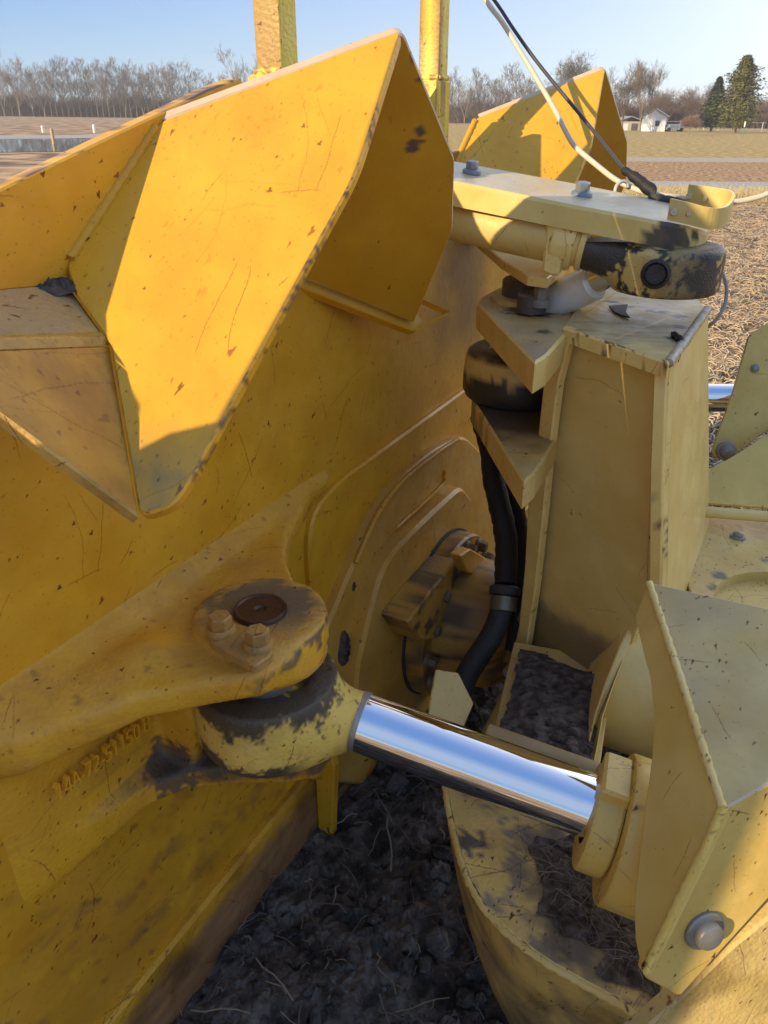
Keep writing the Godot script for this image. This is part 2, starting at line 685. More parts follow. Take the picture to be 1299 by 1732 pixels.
func make_materials() -> void:
	var peel := bumps(512, 3, 0.05, 3, 3.0)
	var cast := bumps(1024, 4, 0.10, 4, 6.0)
	var rough_n := bumps(512, 5, 0.03, 5, 12.0)
	var worn := tex(wear_image(1024, 11, 1000, 90, 0.05, 4200))
	var light_wear := tex(wear_image(1024, 12, 150, 22, 0.04, 900))
	var heavy := tex(wear_image(1024, 13, 1000, 190, 0.25, 4200))
	mat("paint_worn", Color.WHITE, 0.42, 0, worn, 0.83, peel, 0.16, true)
	mat("paint_light", Color.WHITE, 0.40, 0, light_wear, 0.71, peel, 0.14, true)
	mat("paint_heavy", Color.WHITE, 0.55, 0, heavy, 0.9, cast, 0.2, true)
	mat("casting", Color.WHITE, 0.56, 0, worn, 0.83, cast, 0.17, true)
	mat("greasy_casting", Color.WHITE, 0.42, 0, light_wear, 0.5, cast, 0.35, true)
	var patchy := tex(tinted(512, 61, 0.012, 5, [[0.25, Color(0.62, 0.62, 0.62)], [0.55, Color(0.8, 0.8, 0.8)], [0.8, Color(1, 1, 1)]]))
	for n in ["paint_worn", "paint_light", "paint_heavy", "casting", "greasy_casting"]:
		M[n].roughness = minf(1.0, M[n].roughness * 1.3)
		M[n].roughness_texture = patchy
	mat("steel", Color.WHITE, 0.38, 0.6, light_wear, 0.4, peel, 0.2, true)
	mat("chrome", Color(0.84, 0.84, 0.85), 0.045, 1.0)
	mat("rubber", Color.WHITE, 0.62, 0, light_wear, 0.3, cast, 0.5, true)
	mat("dirt", Color.WHITE, 0.95, 0, tex(tinted(512, 31, 0.03, 5, [[0.2, Color(0.6, 0.56, 0.55)], [0.5, Color(0.85, 0.82, 0.8)], [0.8, Color(1, 1, 1)]])), 0.4, rough_n, 1.0, true)
	mat("cable", Color.WHITE, 0.5, 0, null, 1, null, 1, true)
	var soil := tex(tinted(1024, 41, 0.012, 6, [[0.2, Color(0.5, 0.48, 0.48)], [0.5, Color(0.8, 0.78, 0.76)], [0.8, Color(1, 1, 1)]]))
	mat("soil", Color.WHITE, 1.0, 0, soil, 0.9, rough_n, 1.8, true)
	var stub := tinted(1024, 42, 0.02, 6, [[0.25, Color(0.50, 0.40, 0.32)], [0.45, Color(0.72, 0.60, 0.46)], [0.7, Color(0.92, 0.80, 0.62)]])
	mat("stubble", Color(0.62, 0.60, 0.58), 1.0, 0, tex(stub), 7.0, rough_n, 1.0)
	mat("far_field", Color(0.64, 0.56, 0.44), 1.0, 0, tex(tinted(1024, 43, 0.018, 6, [[0.25, Color(0.52, 0.42, 0.34)], [0.5, Color(0.78, 0.66, 0.54)], [0.75, Color(0.95, 0.84, 0.7)]])), 40.0)
	mat("lawn", Color(0.56, 0.45, 0.25), 1.0, 0, tex(tinted(1024, 44, 0.02, 6, [[0.25, Color(0.62, 0.62, 0.45)], [0.5, Color(0.85, 0.78, 0.56)], [0.75, Color(1.0, 0.9, 0.66)]])), 9.0)
	mat("brown_grass", Color(0.62, 0.50, 0.34), 1.0, 0, tex(tinted(1024, 45, 0.03, 6, [[0.25, Color(0.5, 0.42, 0.34)], [0.5, Color(0.8, 0.68, 0.52)], [0.75, Color(1.0, 0.88, 0.7)]])), 5.0)
	mat("gravel", Color(0.52, 0.48, 0.43), 1.0, 0, tex(tinted(512, 46, 0.06, 4, [[0.25, Color(0.75, 0.74, 0.72)], [0.75, Color(1, 1, 1)]])), 3.0)
	mat("gravel_tan", Color(0.56, 0.45, 0.32), 1.0, 0, M.gravel.albedo_texture, 3.0)
	var water := mat("water", Color(0.02, 0.024, 0.02), 0.03)
	water.metallic_specular = 0.2
	mat("straw", Color.WHITE, 0.8, 0, null, 1, null, 1, true)
	mat("bark", Color.WHITE, 0.95, 0, null, 1, null, 1, true)
	mat("needles", Color.WHITE, 0.8, 0, null, 1, null, 1, true)
	mat("house_paint", Color.WHITE, 0.7, 0, null, 1, null, 1, true)
	mat("galvanised_v", Color.WHITE, 0.40, 0.45, light_wear, 0.2, null, 1, true)
	mat("sleeve_paint", Color.WHITE, 0.33, 0.15, light_wear, 0.6, null, 1, true)
	mat("steel_satin", Color.WHITE, 0.28, 0.5, light_wear, 0.6, null, 1, true)

# paint with slow tone changes and a little dust on what faces up
func paint(base: Color, dust := 0.25) -> Callable:
	return func(p: Vector3, n: Vector3) -> Color:
		var t := 1.0 + 0.045 * fb(p, 3.1) + 0.06 * fb(p + Vector3(5, 2, 9), 21.0)
		var k := Color(base.r * t, base.g * t * (1.0 + 0.04 * fb(p, 6.3)), base.b * t)
		var u := maxf(n.y, 0.0)
		if u > 0.2: k = k.lerp(DUST, clampf(dust * u * (0.6 + 0.9 * fb(p, 8.0)), 0, 0.7))
		return k

# chipped edges: bare metal and rust where the paint has gone
func edge_paint(base: Color, amount := 0.35) -> Callable:
	return func(p: Vector3, _n: Vector3) -> Color:
		var c0 := 0.55 * fb(p, 31.0) + 0.6 * fb(p, 9.0) + 0.45 * fine(p, 150.0) + 0.015
		var k := base * (1.06 + 0.08 * fb(p, 9.0))
		if c0 > 1.0 - amount * 1.6: k = k.lerp(RUST if fb(p, 11.0) > 0.0 else BARE, smoothstep(0.0, 0.12, c0 - (1.0 - amount * 1.6)))
		k.a = 1.0
		return k

# ---------------------------------------------------------------- ground
func gp(x: float, z: float, up := 0.0) -> Vector3:
	return Vector3(x, -0.00977 * x + 0.0021 * z + up, z)

func sheet(called: String, pts: PackedVector3Array, up: float, m: Material, label: String) -> MeshInstance3D:
	var mb := MB.new()
	for i in pts.size(): pts[i].y = -0.00977 * pts[i].x + 0.0021 * pts[i].z + up
	plate(mb, pts, Vector3(0, 999, 0), 0.003, 0.0005, 60.0, flat(Color.WHITE))
	var o := obj(called, mb, m)
	tag(o, label, "", "", "structure")
	return o

func build_ground() -> void:
	var mb := MB.new()
	plate(mb, PackedVector3Array([gp(-900, 60, -0.02), gp(900, 60, -0.02), gp(900, -1500, -0.02), gp(-900, -1500, -0.02)]), Vector3(0, 999, 0), 0.5, 0.001, 200.0, flat(Color.WHITE))
	tag(obj("ground", mb, M.far_field), "wide harvested field of tan stubble and bare soil", "", "", "structure")
	sheet("straw_field", PackedVector3Array([gp(-12, 8), gp(30, 8), Vector3(10.9578, -0.1377, -14.6119), Vector3(3.7174, -0.0676, -14.9058), Vector3(-0.5312, -0.0265, -15.1112), Vector3(-16.9344, 0.1279, -17.8661)]), -0.012, M.stubble, "near ground littered with pale chopped straw")
	sheet("grass_verge", PackedVector3Array(PackedVector3Array([Vector3(-0.9044, -0.021, -14.1923), Vector3(3.5623, -0.0647, -14.2558), Vector3(11.7574, -0.1449, -14.2967), Vector3(14.1287, -0.1744, -17.3153), Vector3(4.1716, -0.0761, -16.8086), Vector3(-1.0495, -0.0246, -16.5776)])), -0.008, M.lawn, "strip of bright dry grass beside the gravel lane")
	sheet("gravel_lane", PackedVector3Array(PackedVector3Array([Vector3(-1.033, -0.0241, -16.3052), Vector3(4.1047, -0.0748, -16.5285), Vector3(13.7813, -0.1701, -16.873), Vector3(16.1665, -0.1998, -19.9094), Vector3(4.7966, -0.0877, -19.4276), Vector3(-1.1932, -0.0281, -18.9378)])), -0.004, M.gravel, "pale gravel lane crossing behind the machine")
	sheet("brown_grass", PackedVector3Array(PackedVector3Array([Vector3(-1.1824, -0.0278, -18.7605), Vector3(4.7521, -0.0868, -19.2411), Vector3(16.0126, -0.1978, -19.7134), Vector3(24.019, -0.2975, -29.9054), Vector3(7.0373, -0.1293, -28.8159), Vector3(-1.7297, -0.0414, -27.7542)])), -0.008, M.brown_grass, "strip of brown grass beyond the gravel lane")
	sheet("dirt_track", PackedVector3Array(PackedVector3Array([Vector3(-1.7071, -0.0408, -27.3832), Vector3(6.9419, -0.1275, -28.4162), Vector3(23.6807, -0.2933, -29.4747), Vector3(26.2708, -0.3255, -32.7719), Vector3(7.6695, -0.141, -31.4649), Vector3(-1.8787, -0.0451, -30.204)])), -0.004, M.gravel_tan, "narrow tan track across the grass")
	sheet("lawn", PackedVector3Array(PackedVector3Array([Vector3(-1.8521, -0.0444, -29.7668), Vector3(7.5564, -0.1389, -30.9908), Vector3(25.8666, -0.3205, -32.2574), Vector3(98.9071, -1.2293, -125.2363), Vector3(32.4492, -0.6011, -135.2914), Vector3(-7.8708, -0.1933, -128.6757)])), -0.008, M.lawn, "mown winter lawn in front of the white house")
	sheet("far_lane", PackedVector3Array(PackedVector3Array([Vector3(-26.1496, 0.1716, -39.9557), Vector3(-17.5833, 0.0742, -46.4679), Vector3(-9.2763, -0.0329, -58.8075), Vector3(-4.0099, -0.0978, -65.2267), Vector3(-4.4161, -0.1078, -71.9016), Vector3(-10.4302, -0.0371, -66.2065), Vector3(-20.2428, 0.0852, -53.5976), Vector3(-30.1236, 0.1974, -46.1296)])), -0.004, M.gravel, "pale lane along the far bank of the pond")
	sheet("pond", PackedVector3Array(PackedVector3Array([Vector3(-18.7351, 0.1233, -28.4365), Vector3(-13.6045, 0.0695, -30.1966), Vector3(-12.0632, 0.0526, -31.0923), Vector3(-10.4982, 0.0317, -33.7232), Vector3(-6.193, -0.0215, -39.0383), Vector3(-8.3522, -0.0295, -52.8827), Vector3(-17.2066, 0.0726, -45.4579), Vector3(-25.666, 0.1684, -39.2043)])), -0.004, M.water, "narrow dark pond with trees mirrored in it")
	var soil := MB.new()
	var n := Vector2i(230, 300)
	var ids := PackedInt32Array()
	var hgt := func(x: float, z: float) -> float:
		var p := Vector3(x, 0, z)
		return 0.034 * fb(p, 4.0) + 0.026 * maxf(0.0, fb(p + Vector3(9, 0, 2), 13.0)) + 0.014 * absf(fb(p, 34.0)) + 0.005 * fine(p, 90.0) + 0.012
	for j in n.y + 1:
		for i in n.x + 1:
			var x := -0.9 + 2.3 * i / n.x
			var z := 0.5 - 3.1 * j / n.y
			var h: float = hgt.call(x, z)
			var hx: float = hgt.call(x + 0.01, z)
			var hz: float = hgt.call(x, z + 0.01)
			var e := minf(minf(i, n.x - i), minf(j, n.y - j)) / 12.0
			var tone := 0.15 + 0.06 * fb(Vector3(x, 0, z), 7.0) + 0.02 * fine(Vector3(x, 1, z), 90.0)
			ids.append(soil.vert(gp(x, z, lerpf(-0.03, h, clampf(e, 0, 1))), Vector3((h - hx) / 0.01, 1, (h - hz) / 0.01).normalized(), Color(tone * 1.12, tone * 0.96, tone * 0.84)))
	for j in n.y:
		for i in n.x:
			var a := j * (n.x + 1) + i
			soil.tri(ids[a], ids[a + 1], ids[a + n.x + 2])
			soil.tri(ids[a], ids[a + n.x + 2], ids[a + n.x + 1])
	tag(obj("bare_soil", soil, M.soil), "shaded lumpy dark soil between the blade and the frame", "", "", "structure")

# ---------------------------------------------------------------- trees, house and fence far behind
func grow(mb: MB, p: Vector3, d: Vector3, length: float, r: float, level: int, r2: RandomNumberGenerator, up: float, wide: float, k: Color, kids: int) -> void:
	var segs := 3 if level > 1 else 2
	var pts := PackedVector3Array([p])
	var rad := PackedFloat32Array([r])
	var dir := d
	for s in segs:
		dir = (dir + Vector3(r2.randfn(), r2.randfn() * 0.6, r2.randfn()) * 0.13 + UP * up * 0.12).normalized()
		pts.append(pts[s] + dir * length / segs)
		rad.append(r * (1.0 - 0.55 * (s + 1) / segs))
	tube(mb, pts, rad, 5 if level > 3 else 3, func(q, n): return k * (0.9 + 0.25 * fb(q, 0.9)), false)
	if level <= 0: return
	for c in kids + (1 if level > 2 else 0):
		var t := r2.randf_range(0.35, 1.0)
		var at := pts[0].lerp(pts[segs], t) if t < 0.99 else pts[segs]
		var seg := mini(int(t * segs), segs - 1)
		at = pts[seg].lerp(pts[seg + 1], t * segs - seg)
		var side := dir.cross(Vector3(r2.randfn(), r2.randfn(), r2.randfn())).normalized()
		var nd := (dir * (1.0 - wide * 0.5) + side * wide + UP * up * 0.35).normalized()
		grow(mb, at, nd, length * r2.randf_range(0.55, 0.78), maxf(r * 0.52 * (1.1 - t * 0.4), 0.0016), level - 1, r2, up, wide, k, kids)

# a bare tree one metre high: trunk and crown of branches
func bare_tree(called: String, seed_: int, levels: int, kids: int, up: float, wide: float, trunk_share: float, leaders: int, k: Color) -> Node3D:
	var r2 := RandomNumberGenerator.new()
	r2.seed = seed_
	var o := Node3D.new()
	o.name = called
	var tr := MB.new()
	var top := Vector3(r2.randfn() * 0.02, trunk_share, r2.randfn() * 0.02)
	tube(tr, PackedVector3Array([Vector3(0, -0.02, 0), Vector3(0, 0.03, 0), top * 0.5 + Vector3(r2.randfn() * 0.008, 0, 0), top]), PackedFloat32Array([0.021, 0.016, 0.0135, 0.011]), 7, func(q, n): return k * (0.95 + 0.2 * fb(q, 9.0)), false)
	obj("trunk", tr, M.bark, o)
	var cr := MB.new()
	for i in leaders:
		var a := TAU * i / leaders + r2.randf()
		var lean := wide * (0.25 if leaders < 3 else 0.55)
		grow(cr, top * r2.randf_range(0.8, 1.0), (UP + Vector3(cos(a), 0, sin(a)) * lean).normalized(), (1.0 - trunk_share) * 0.46, 0.010, levels, r2, up, wide, k, kids)
	var hi := 0.01
	for p in cr.v: hi = maxf(hi, p.y)
	for i in cr.v.size():
		cr.v[i].y = trunk_share * 0.8 + (cr.v[i].y - trunk_share * 0.8) * (1.0 - trunk_share * 0.8) / (hi - trunk_share * 0.8) if cr.v[i].y > trunk_share * 0.8 else cr.v[i].y
	for i in cr.nn.size(): cr.nn[i] = cr.nn[i].normalized()
	obj("crown", cr, M.bark, o)
	return o

# a forest tree one metre high: one or two tall stems with rising side limbs from low down
func wood_tree(called: String, seed_: int, stems: int, wide: float, k: Color) -> Node3D:
	var r2 := RandomNumberGenerator.new()
	r2.seed = seed_
	var o := Node3D.new()
	o.name = called
	var tr := MB.new()
	var cr := MB.new()
	for s in stems:
		var lean := Vector3(r2.randfn(), 0, r2.randfn()) * (0.03 if stems == 1 else 0.10)
		var high := r2.randf_range(0.80, 0.92) if s == 0 else r2.randf_range(0.65, 0.85)
		var pts := PackedVector3Array()
		var rad := PackedFloat32Array()
		for i in 8:
			var f := i / 7.0
			pts.append(Vector3(0, high * f - 0.01, 0) + lean * f * f * 2.0 + Vector3(r2.randfn(), 0, r2.randfn()) * 0.012 * f)
			rad.append(lerpf(0.014, 0.0018, pow(f, 0.8)))
		tube(tr, pts, rad, 6, func(q, n): return k * (1.0 + 0.2 * fb(q, 9.0)), false)
		var limbs := 20 if stems == 1 else 13
		for i in limbs:
			var h := r2.randf_range(0.16, 1.0)
			var seg := mini(int(h * 7), 6)
			var at := pts[seg].lerp(pts[seg + 1], h * 7 - seg)
			var a := i * 2.4 + r2.randf()
			var d := (Vector3(cos(a), 0, sin(a)) * wide + UP * r2.randf_range(0.5, 1.3)).normalized()
			grow(cr, at, d, (0.13 + 0.16 * (1.0 - h)) * r2.randf_range(0.7, 1.3), 0.0052 * (1.2 - h * 0.7), 3, r2, 0.7, 0.6, k, 3)
	obj("trunk", tr, M.bark, o)
	obj("crown", cr, M.bark, o)
	return o

func plant_tree(src: Node3D, at: Array, turn: float, label: String, category: String, group := "", wide := 1.0) -> Node3D:
	var o := src.duplicate()
	o.name = src.name
	add_child(o, true)
	o.position = at[0]
	o.rotation.y = turn
	o.scale = Vector3(at[1] * wide, at[1], at[1] * wide)
	tag(o, label, category, group)
	return o

func ordinal(i: int) -> String:
	var tail := "th"
	if i % 100 < 11 or i % 100 > 13: tail = ["th", "st", "nd", "rd", "th", "th", "th", "th", "th", "th"][i % 10]
	return str(i) + tail

func build_background() -> void:
	var grey := Color(0.155, 0.13, 0.105)
	var pale := Color(0.24, 0.20, 0.16)
	var red := Color(0.185, 0.135, 0.105)
	var kinds := []
	for i in 5: kinds.append(wood_tree("bare_tree", 100 + i, [1, 2, 1, 2, 1][i], [0.7, 1.0, 0.8, 0.7, 1.2][i], grey if i % 2 == 0 else pale))
	var big := bare_tree("bare_tree", 210, 5, 3, 0.5, 0.72, 0.22, 5, grey)
	var vase := bare_tree("bare_tree", 211, 5, 3, 0.8, 0.60, 0.14, 5, pale)
	var ruddy := bare_tree("bare_tree", 212, 5, 3, 0.35, 0.8, 0.16, 5, red)
	# the wood on the left skyline
	var spots := [[Vector3(-113.3352, 0.5998, -241.6392), 14.22], [Vector3(-103.9889, 0.5321, -230.4001), 14.71], [Vector3(-98.0887, 0.4863, -224.7806), 12.86], [Vector3(-100.7454, 0.4886, -236.0196), 11.82], [Vector3(-96.466, 0.4586, -230.4001), 12.79], [Vector3(-99.1992, 0.4617, -241.6392), 12.25], [Vector3(-90.5963, 0.4131, -224.7806), 12.15], [Vector3(-94.2492, 0.4205, -238.2674), 11.85], [Vector3(-89.8834, 0.3943, -230.4001), 12.72], [Vector3(-85.8563, 0.3668, -224.7806), 11.42], [Vector3(-89.5489, 0.3745, -238.2674), 12.59], [Vector3(-85.0248, 0.3469, -230.4001), 12.63], [Vector3(-81.422, 0.3235, -224.7806), 11.33], [Vector3(-84.0482, 0.3255, -236.0196), 12.93], [Vector3(-79.5394, 0.298, -228.1523), 12.16], [Vector3(-81.445, 0.2954, -238.2674), 12.11], [Vector3(-77.3452, 0.2718, -230.4001), 12.56], [Vector3(-73.9297, 0.2503, -224.7806), 11.78], [Vector3(-76.1812, 0.2486, -236.0196), 13.00], [Vector3(-72.8001, 0.2274, -230.4001), 11.81], [Vector3(-70.3448, 0.2105, -227.0284), 12.32], [Vector3(-72.2064, 0.2051, -238.2674), 13.29], [Vector3(-68.4117, 0.1845, -230.4001), 12.11], [Vector3(-65.367, 0.1666, -224.7806), 11.99], [Vector3(-67.0298, 0.1592, -236.0196), 12.00], [Vector3(-63.7099, 0.1386, -230.4001), 12.16], [Vector3(-61.3876, 0.123, -227.0284), 11.22], [Vector3(-62.2133, 0.1122, -236.0196), 12.31], [Vector3(-59.1648, 0.0942, -230.4001), 12.73], [Vector3(-56.6002, 0.0762, -227.0284), 12.32], [Vector3(-57.7813, 0.0642, -238.2674), 12.60], [Vector3(-54.3062, 0.0467, -230.4001), 11.45], [Vector3(-51.8127, 0.0295, -227.0284), 10.66], [Vector3(-52.5948, 0.0135, -238.2674), 11.55], [Vector3(-49.1342, -0.0038, -230.4001), 10.43], [Vector3(-48.406, -0.0227, -236.0196), 9.84], [Vector3(-47.2573, -0.0457, -241.6392), 10.35], [Vector3(-42.8651, -0.065, -230.4001), 9.15], [Vector3(-41.7355, -0.0926, -238.2674), 10.27]]
	var looks := ["straight thin-limbed", "wide forked", "slender leaning", "tall twin-stemmed", "short bushy-topped"]
	for i in spots.size():
		var o := plant_tree(kinds[(i * 3 + i / 4) % 5], spots[i], i * 1.9, "%s bare tree, %s from the left edge in the left skyline wood" % [looks[(i * 3 + i / 4) % 5], ordinal(i + 1)], "tree", "trees of the left wood", [0.8, 1.0, 0.9][i % 3])
	plant_tree(kinds[1], [Vector3(-26.7775, -0.0924, -168.5855), 11.36], 0.7, "lone bare tree left of the first lemon yellow post, apart from the wood", "tree", "", 0.95)
	plant_tree(kinds[3], [Vector3(-25.2752, -0.1118, -170.8333), 10.92], 2.7, "bare tree close against the first lemon yellow post's left side", "tree", "", 0.8)
	# the farther trees between the second post and the cables
	var mids := [[Vector3(-13.0008, -0.3214, -213.5416), 6.83], [Vector3(-5.4358, -0.3717, -202.3025), 6.60], [Vector3(12.5382, -0.5001, -179.8245), 8.08], [Vector3(14.3177, -0.5293, -185.444), 9.81], [Vector3(15.1598, -0.521, -177.5767), 8.43], [Vector3(15.6537, -0.507, -168.5855), 7.30], [Vector3(18.6067, -0.5712, -185.444), 8.78], [Vector3(18.7825, -0.5493, -174.205), 8.74], [Vector3(19.3234, -0.5428, -168.5855), 7.73], [Vector3(21.9572, -0.5922, -179.8245), 8.80], [Vector3(21.8463, -0.5675, -168.5855), 7.46], [Vector3(24.9564, -0.6262, -182.0723), 8.50], [Vector3(25.0631, -0.6107, -174.205), 9.41], [Vector3(25.5161, -0.6033, -168.5855), 9.74], [Vector3(28.3265, -0.6497, -177.5767), 8.57], [Vector3(28.2683, -0.6302, -168.5855), 7.43], [Vector3(31.6208, -0.6866, -179.8245), 8.48]]
	for i in mids.size():
		plant_tree(kinds[(i * 2 + 1) % 5], mids[i], i * 2.3, "%s bare brown tree, %s from the left in the line between posts and cables" % [looks[(i * 2 + 1) % 5], ordinal(i + 1)], "tree", "trees between post and cables", [1.0, 0.85][i % 2])
	plant_tree(big, [Vector3(25.4071, -0.496, -118.0098), 9.44], 0.4, "broad round-crowned bare tree above the far hood, right of the cables", "tree", "", 0.95)
	plant_tree(vase, [Vector3(26.3635, -0.444, -88.7883), 6.90], 1.1, "tall bare tree with upright limbs beside the white house", "tree", "", 0.75)
	plant_tree(big, [Vector3(24.8624, -0.4317, -89.9122), 5.61], 2.4, "bare tree at the left of the white house, half behind the far hood", "tree", "", 0.8)
	plant_tree(kinds[2], [Vector3(33.4243, -0.6051, -132.6206), 7.47], 0.2, "thin bare tree seen just over the far hood's peak", "tree")
	plant_tree(ruddy, [Vector3(41.1437, -0.6663, -125.8771), 5.34], 0.9, "low ruddy bare tree directly behind the white gable", "tree", "", 1.25)
	plant_tree(ruddy, [Vector3(44.8834, -0.7099, -129.2489), 5.70], 2.2, "ruddy bare tree between the white house and the dark spruce", "tree", "", 1.2)
	plant_tree(ruddy, [Vector3(51.6533, -0.7997, -140.4879), 6.69], 3.5, "ruddy bare tree behind the dark small spruce", "tree", "", 1.1)
	plant_tree(ruddy, [Vector3(42.4855, -0.703, -137.1162), 5.35], 4.4, "ruddy bare tree behind the house's grey roof", "tree", "", 1.2)
	plant_tree(ruddy, [Vector3(59.7668, -0.8624, -132.6206), 4.62], 1.4, "ruddy bare tree at the right edge beyond the big spruce", "tree", "", 1.2)
	var knob := bare_tree("bare_tree", 215, 5, 4, 0.15, 1.0, 0.30, 6, Color(0.30, 0.21, 0.17))
	plant_tree(knob, [Vector3(26.3142, -0.4129, -74.1776), 1.75], 0.5, "small round pinkish bare tree on the lawn before the spruces", "tree", "", 1.25)
	# undergrowth along the foot of the woods
	var bush := MB.new()
	var r3 := RandomNumberGenerator.new()
	r3.seed = 77
	for i in 46:
		var a := r3.randf() * TAU
		var p := Vector3(cos(a), 0, sin(a)) * 0.5 * sqrt(r3.randf())
		grow(bush, p, (UP + Vector3(r3.randfn(), 0, r3.randfn()) * 0.25).normalized(), r3.randf_range(0.4, 0.8), 0.012, 1, r3, 0.6, 0.5, Color.WHITE, 4)
	var at := []
	for i in 300:
		var f := rng.randf()
		var p: Vector3 = (Vector3(-130.6032, 0.752, -249.5065)).lerp(Vector3(-30.4656, -0.2263, -249.5065), f) + Vector3(0, 0, rng.randf_range(-16, 10))
		var s := rng.randf_range(2.5, 6.5)
		var g := rng.randf_range(0.6, 1.1)
		at.append([Transform3D(Basis(UP, rng.randf() * TAU) * Basis.from_scale(Vector3(s * 1.1, s, s * 1.1)), p), Color(0.105, 0.078, 0.070) * g])
	for i in 150:
		var f := rng.randf()
		var p: Vector3 = (Vector3(-14.3991, -0.2653, -193.3113)).lerp(Vector3(41.3417, -0.7579, -168.5855), f) + Vector3(0, 0, rng.randf_range(-10, 8))
		var s := rng.randf_range(2.5, 5.0)
		at.append([Transform3D(Basis(UP, rng.randf() * TAU) * Basis.from_scale(Vector3(s, s, s)), p), Color(0.19, 0.135, 0.105) * rng.randf_range(0.7, 1.1)])
	for i in 170:
		var f := rng.randf()
		var p: Vector3 = (Vector3(35.2783, -0.6468, -143.8596)).lerp(Vector3(73.4434, -1.0196, -143.8596), f) + Vector3(0, 0, rng.randf_range(-10, 6))
		var s := rng.randf_range(2.0, 4.6)
		at.append([Transform3D(Basis(UP, rng.randf() * TAU) * Basis.from_scale(Vector3(s, s, s)), p), Color(0.20, 0.13, 0.105) * rng.randf_range(0.6, 1.1)])
	scatter("undergrowth", bush.mesh(), M.bark, at, "dark leafless undergrowth along the foot of the woods")
	# evergreens
	var sp := spruce("spruce_tree", 5, Color(0.15, 0.155, 0.045), 0.28, true)
	var sp2 := spruce("spruce_tree", 6, Color(0.034, 0.050, 0.026), 0.24, false)
	plant_tree(sp, [Vector3(36.5443, -0.5459, -89.9122), 6.97], 0.4, "big shaggy olive green spruce at the right, taller than its neighbour", "tree", "", 1.55)
	plant_tree(sp2, [Vector3(37.5076, -0.5741, -98.9035), 5.45], 1.4, "smaller dark pointed spruce left of the big olive one", "tree", "", 1.3)
	for s in [kinds, [big, vase, ruddy, knob, sp, sp2]]:
		for n in s: n.free()
	build_house()
	build_fence()

func spruce(called: String, seed_: int, k: Color, wide: float, shaggy: bool) -> Node3D:
	var r2 := RandomNumberGenerator.new()
	r2.seed = seed_
	var o := Node3D.new()
	o.name = called
	var tr := MB.new()
	tube(tr, PackedVector3Array([Vector3(0, -0.02, 0), Vector3(0, 0.3, 0), Vector3(0, 0.97, 0)]), PackedFloat32Array([0.022, 0.016, 0.002]), 7, func(q, n): return Color(0.2, 0.15, 0.11), false)
	obj("trunk", tr, M.bark, o)
	var cr := MB.new()
	var n := 420
	for i in n:
		var h := 0.09 + 0.91 * pow(float(i) / n, 0.9)
		var a := i * 2.399 + r2.randfn() * 0.3
		var reach := wide * pow(1.0 - h, 0.75) * r2.randf_range(0.55, 1.15) + 0.012
		if h < 0.2: reach *= 0.75
		if shaggy: reach *= (1.35 if r2.randf() < 0.2 else 0.9) * (1.0 + 0.25 * sin(h * 31.0 + a))
		var d := Vector3(cos(a), 0, sin(a))
		for j in 34:
			var f := pow(r2.randf(), 0.6)
			var p := Vector3(0, h, 0) + d * reach * f + Vector3(0, reach * (0.18 * f * f - 0.25 * f + 0.05), 0) + Vector3(r2.randfn(), r2.randfn() * 0.7, r2.randfn()) * reach * 0.13
			var s := 0.013 * r2.randf_range(0.6, 1.4)
			var t := (d * 0.8 + Vector3(r2.randfn(), r2.randfn() - 0.35, r2.randfn()) * 0.7).normalized()
			var w := t.cross(Vector3(r2.randfn(), r2.randfn(), r2.randfn())).normalized()
			var nn := (d + UP * 0.7 + Vector3(r2.randfn(), r2.randfn(), r2.randfn()) * 0.5).normalized()
			var c := k * r2.randf_range(0.6, 1.35)
			cr.tri(cr.vert(p - w * s * 0.42, nn, c), cr.vert(p + w * s * 0.42, nn, c), cr.vert(p + t * s * 2.1, nn, c))
	obj("crown", cr, M.needles, o)
	return o

func box(mb: MB, c: Vector3, h: Vector3, col: Callable) -> void:
	for ax in 3:
		for s in [-1.0, 1.0]:
			var n := Vector3.ZERO
			n[ax] = s
			var u := Vector3.ZERO
			u[(ax + 1) % 3] = h[(ax + 1) % 3]
			var w := Vector3.ZERO
			w[(ax + 2) % 3] = h[(ax + 2) % 3]
			var o := c + n * h[ax]
			var i := []
			for q in [-u - w, u - w, u + w, -u + w]: i.append(mb.vert(o + q, n, col.call(o + q, n)))
			mb.tri(i[0], i[1], i[2])
			mb.tri(i[0], i[2], i[3])

func prism(mb: MB, base: Vector3, wx: float, wz: float, y0: float, y1: float, col: Callable) -> void:
	# a gabled roof: ridge along z
	var a := base + Vector3(-wx, y0, wz)
	var b := base + Vector3(wx, y0, wz)
	var r := base + Vector3(0, y1, wz)
	var back := Vector3(0, 0, -2 * wz)
	for f in [[a, r, r + back, a + back], [b, b + back, r + back, r]]:
		var n := ((f[1] - f[0]) as Vector3).cross(f[3] - f[0]).normalized()
		if n.y < 0: n = -n
		var lo := []
		var i := []
		for q in f: i.append(mb.vert(q + n * 0.12, n, col.call(q, n)))
		for q in f: lo.append(mb.vert(q, -n, col.call(q, n)))
		mb.tri(i[0], i[1], i[2]); mb.tri(i[0], i[2], i[3])
		mb.tri(lo[0], lo[1], lo[2]); mb.tri(lo[0], lo[2], lo[3])
		for e in 4:
			var g := (e + 1) % 4
			var en := ((f[g] - f[e]) as Vector3).cross(n).normalized()
			var q := [mb.vert(f[e], en, col.call(f[e], en)), mb.vert(f[g], en, col.call(f[g], en)), mb.vert(f[g] + n * 0.12, en, col.call(f[g], en)), mb.vert(f[e] + n * 0.12, en, col.call(f[e], en))]
			mb.tri(q[0], q[1], q[2]); mb.tri(q[0], q[2], q[3])

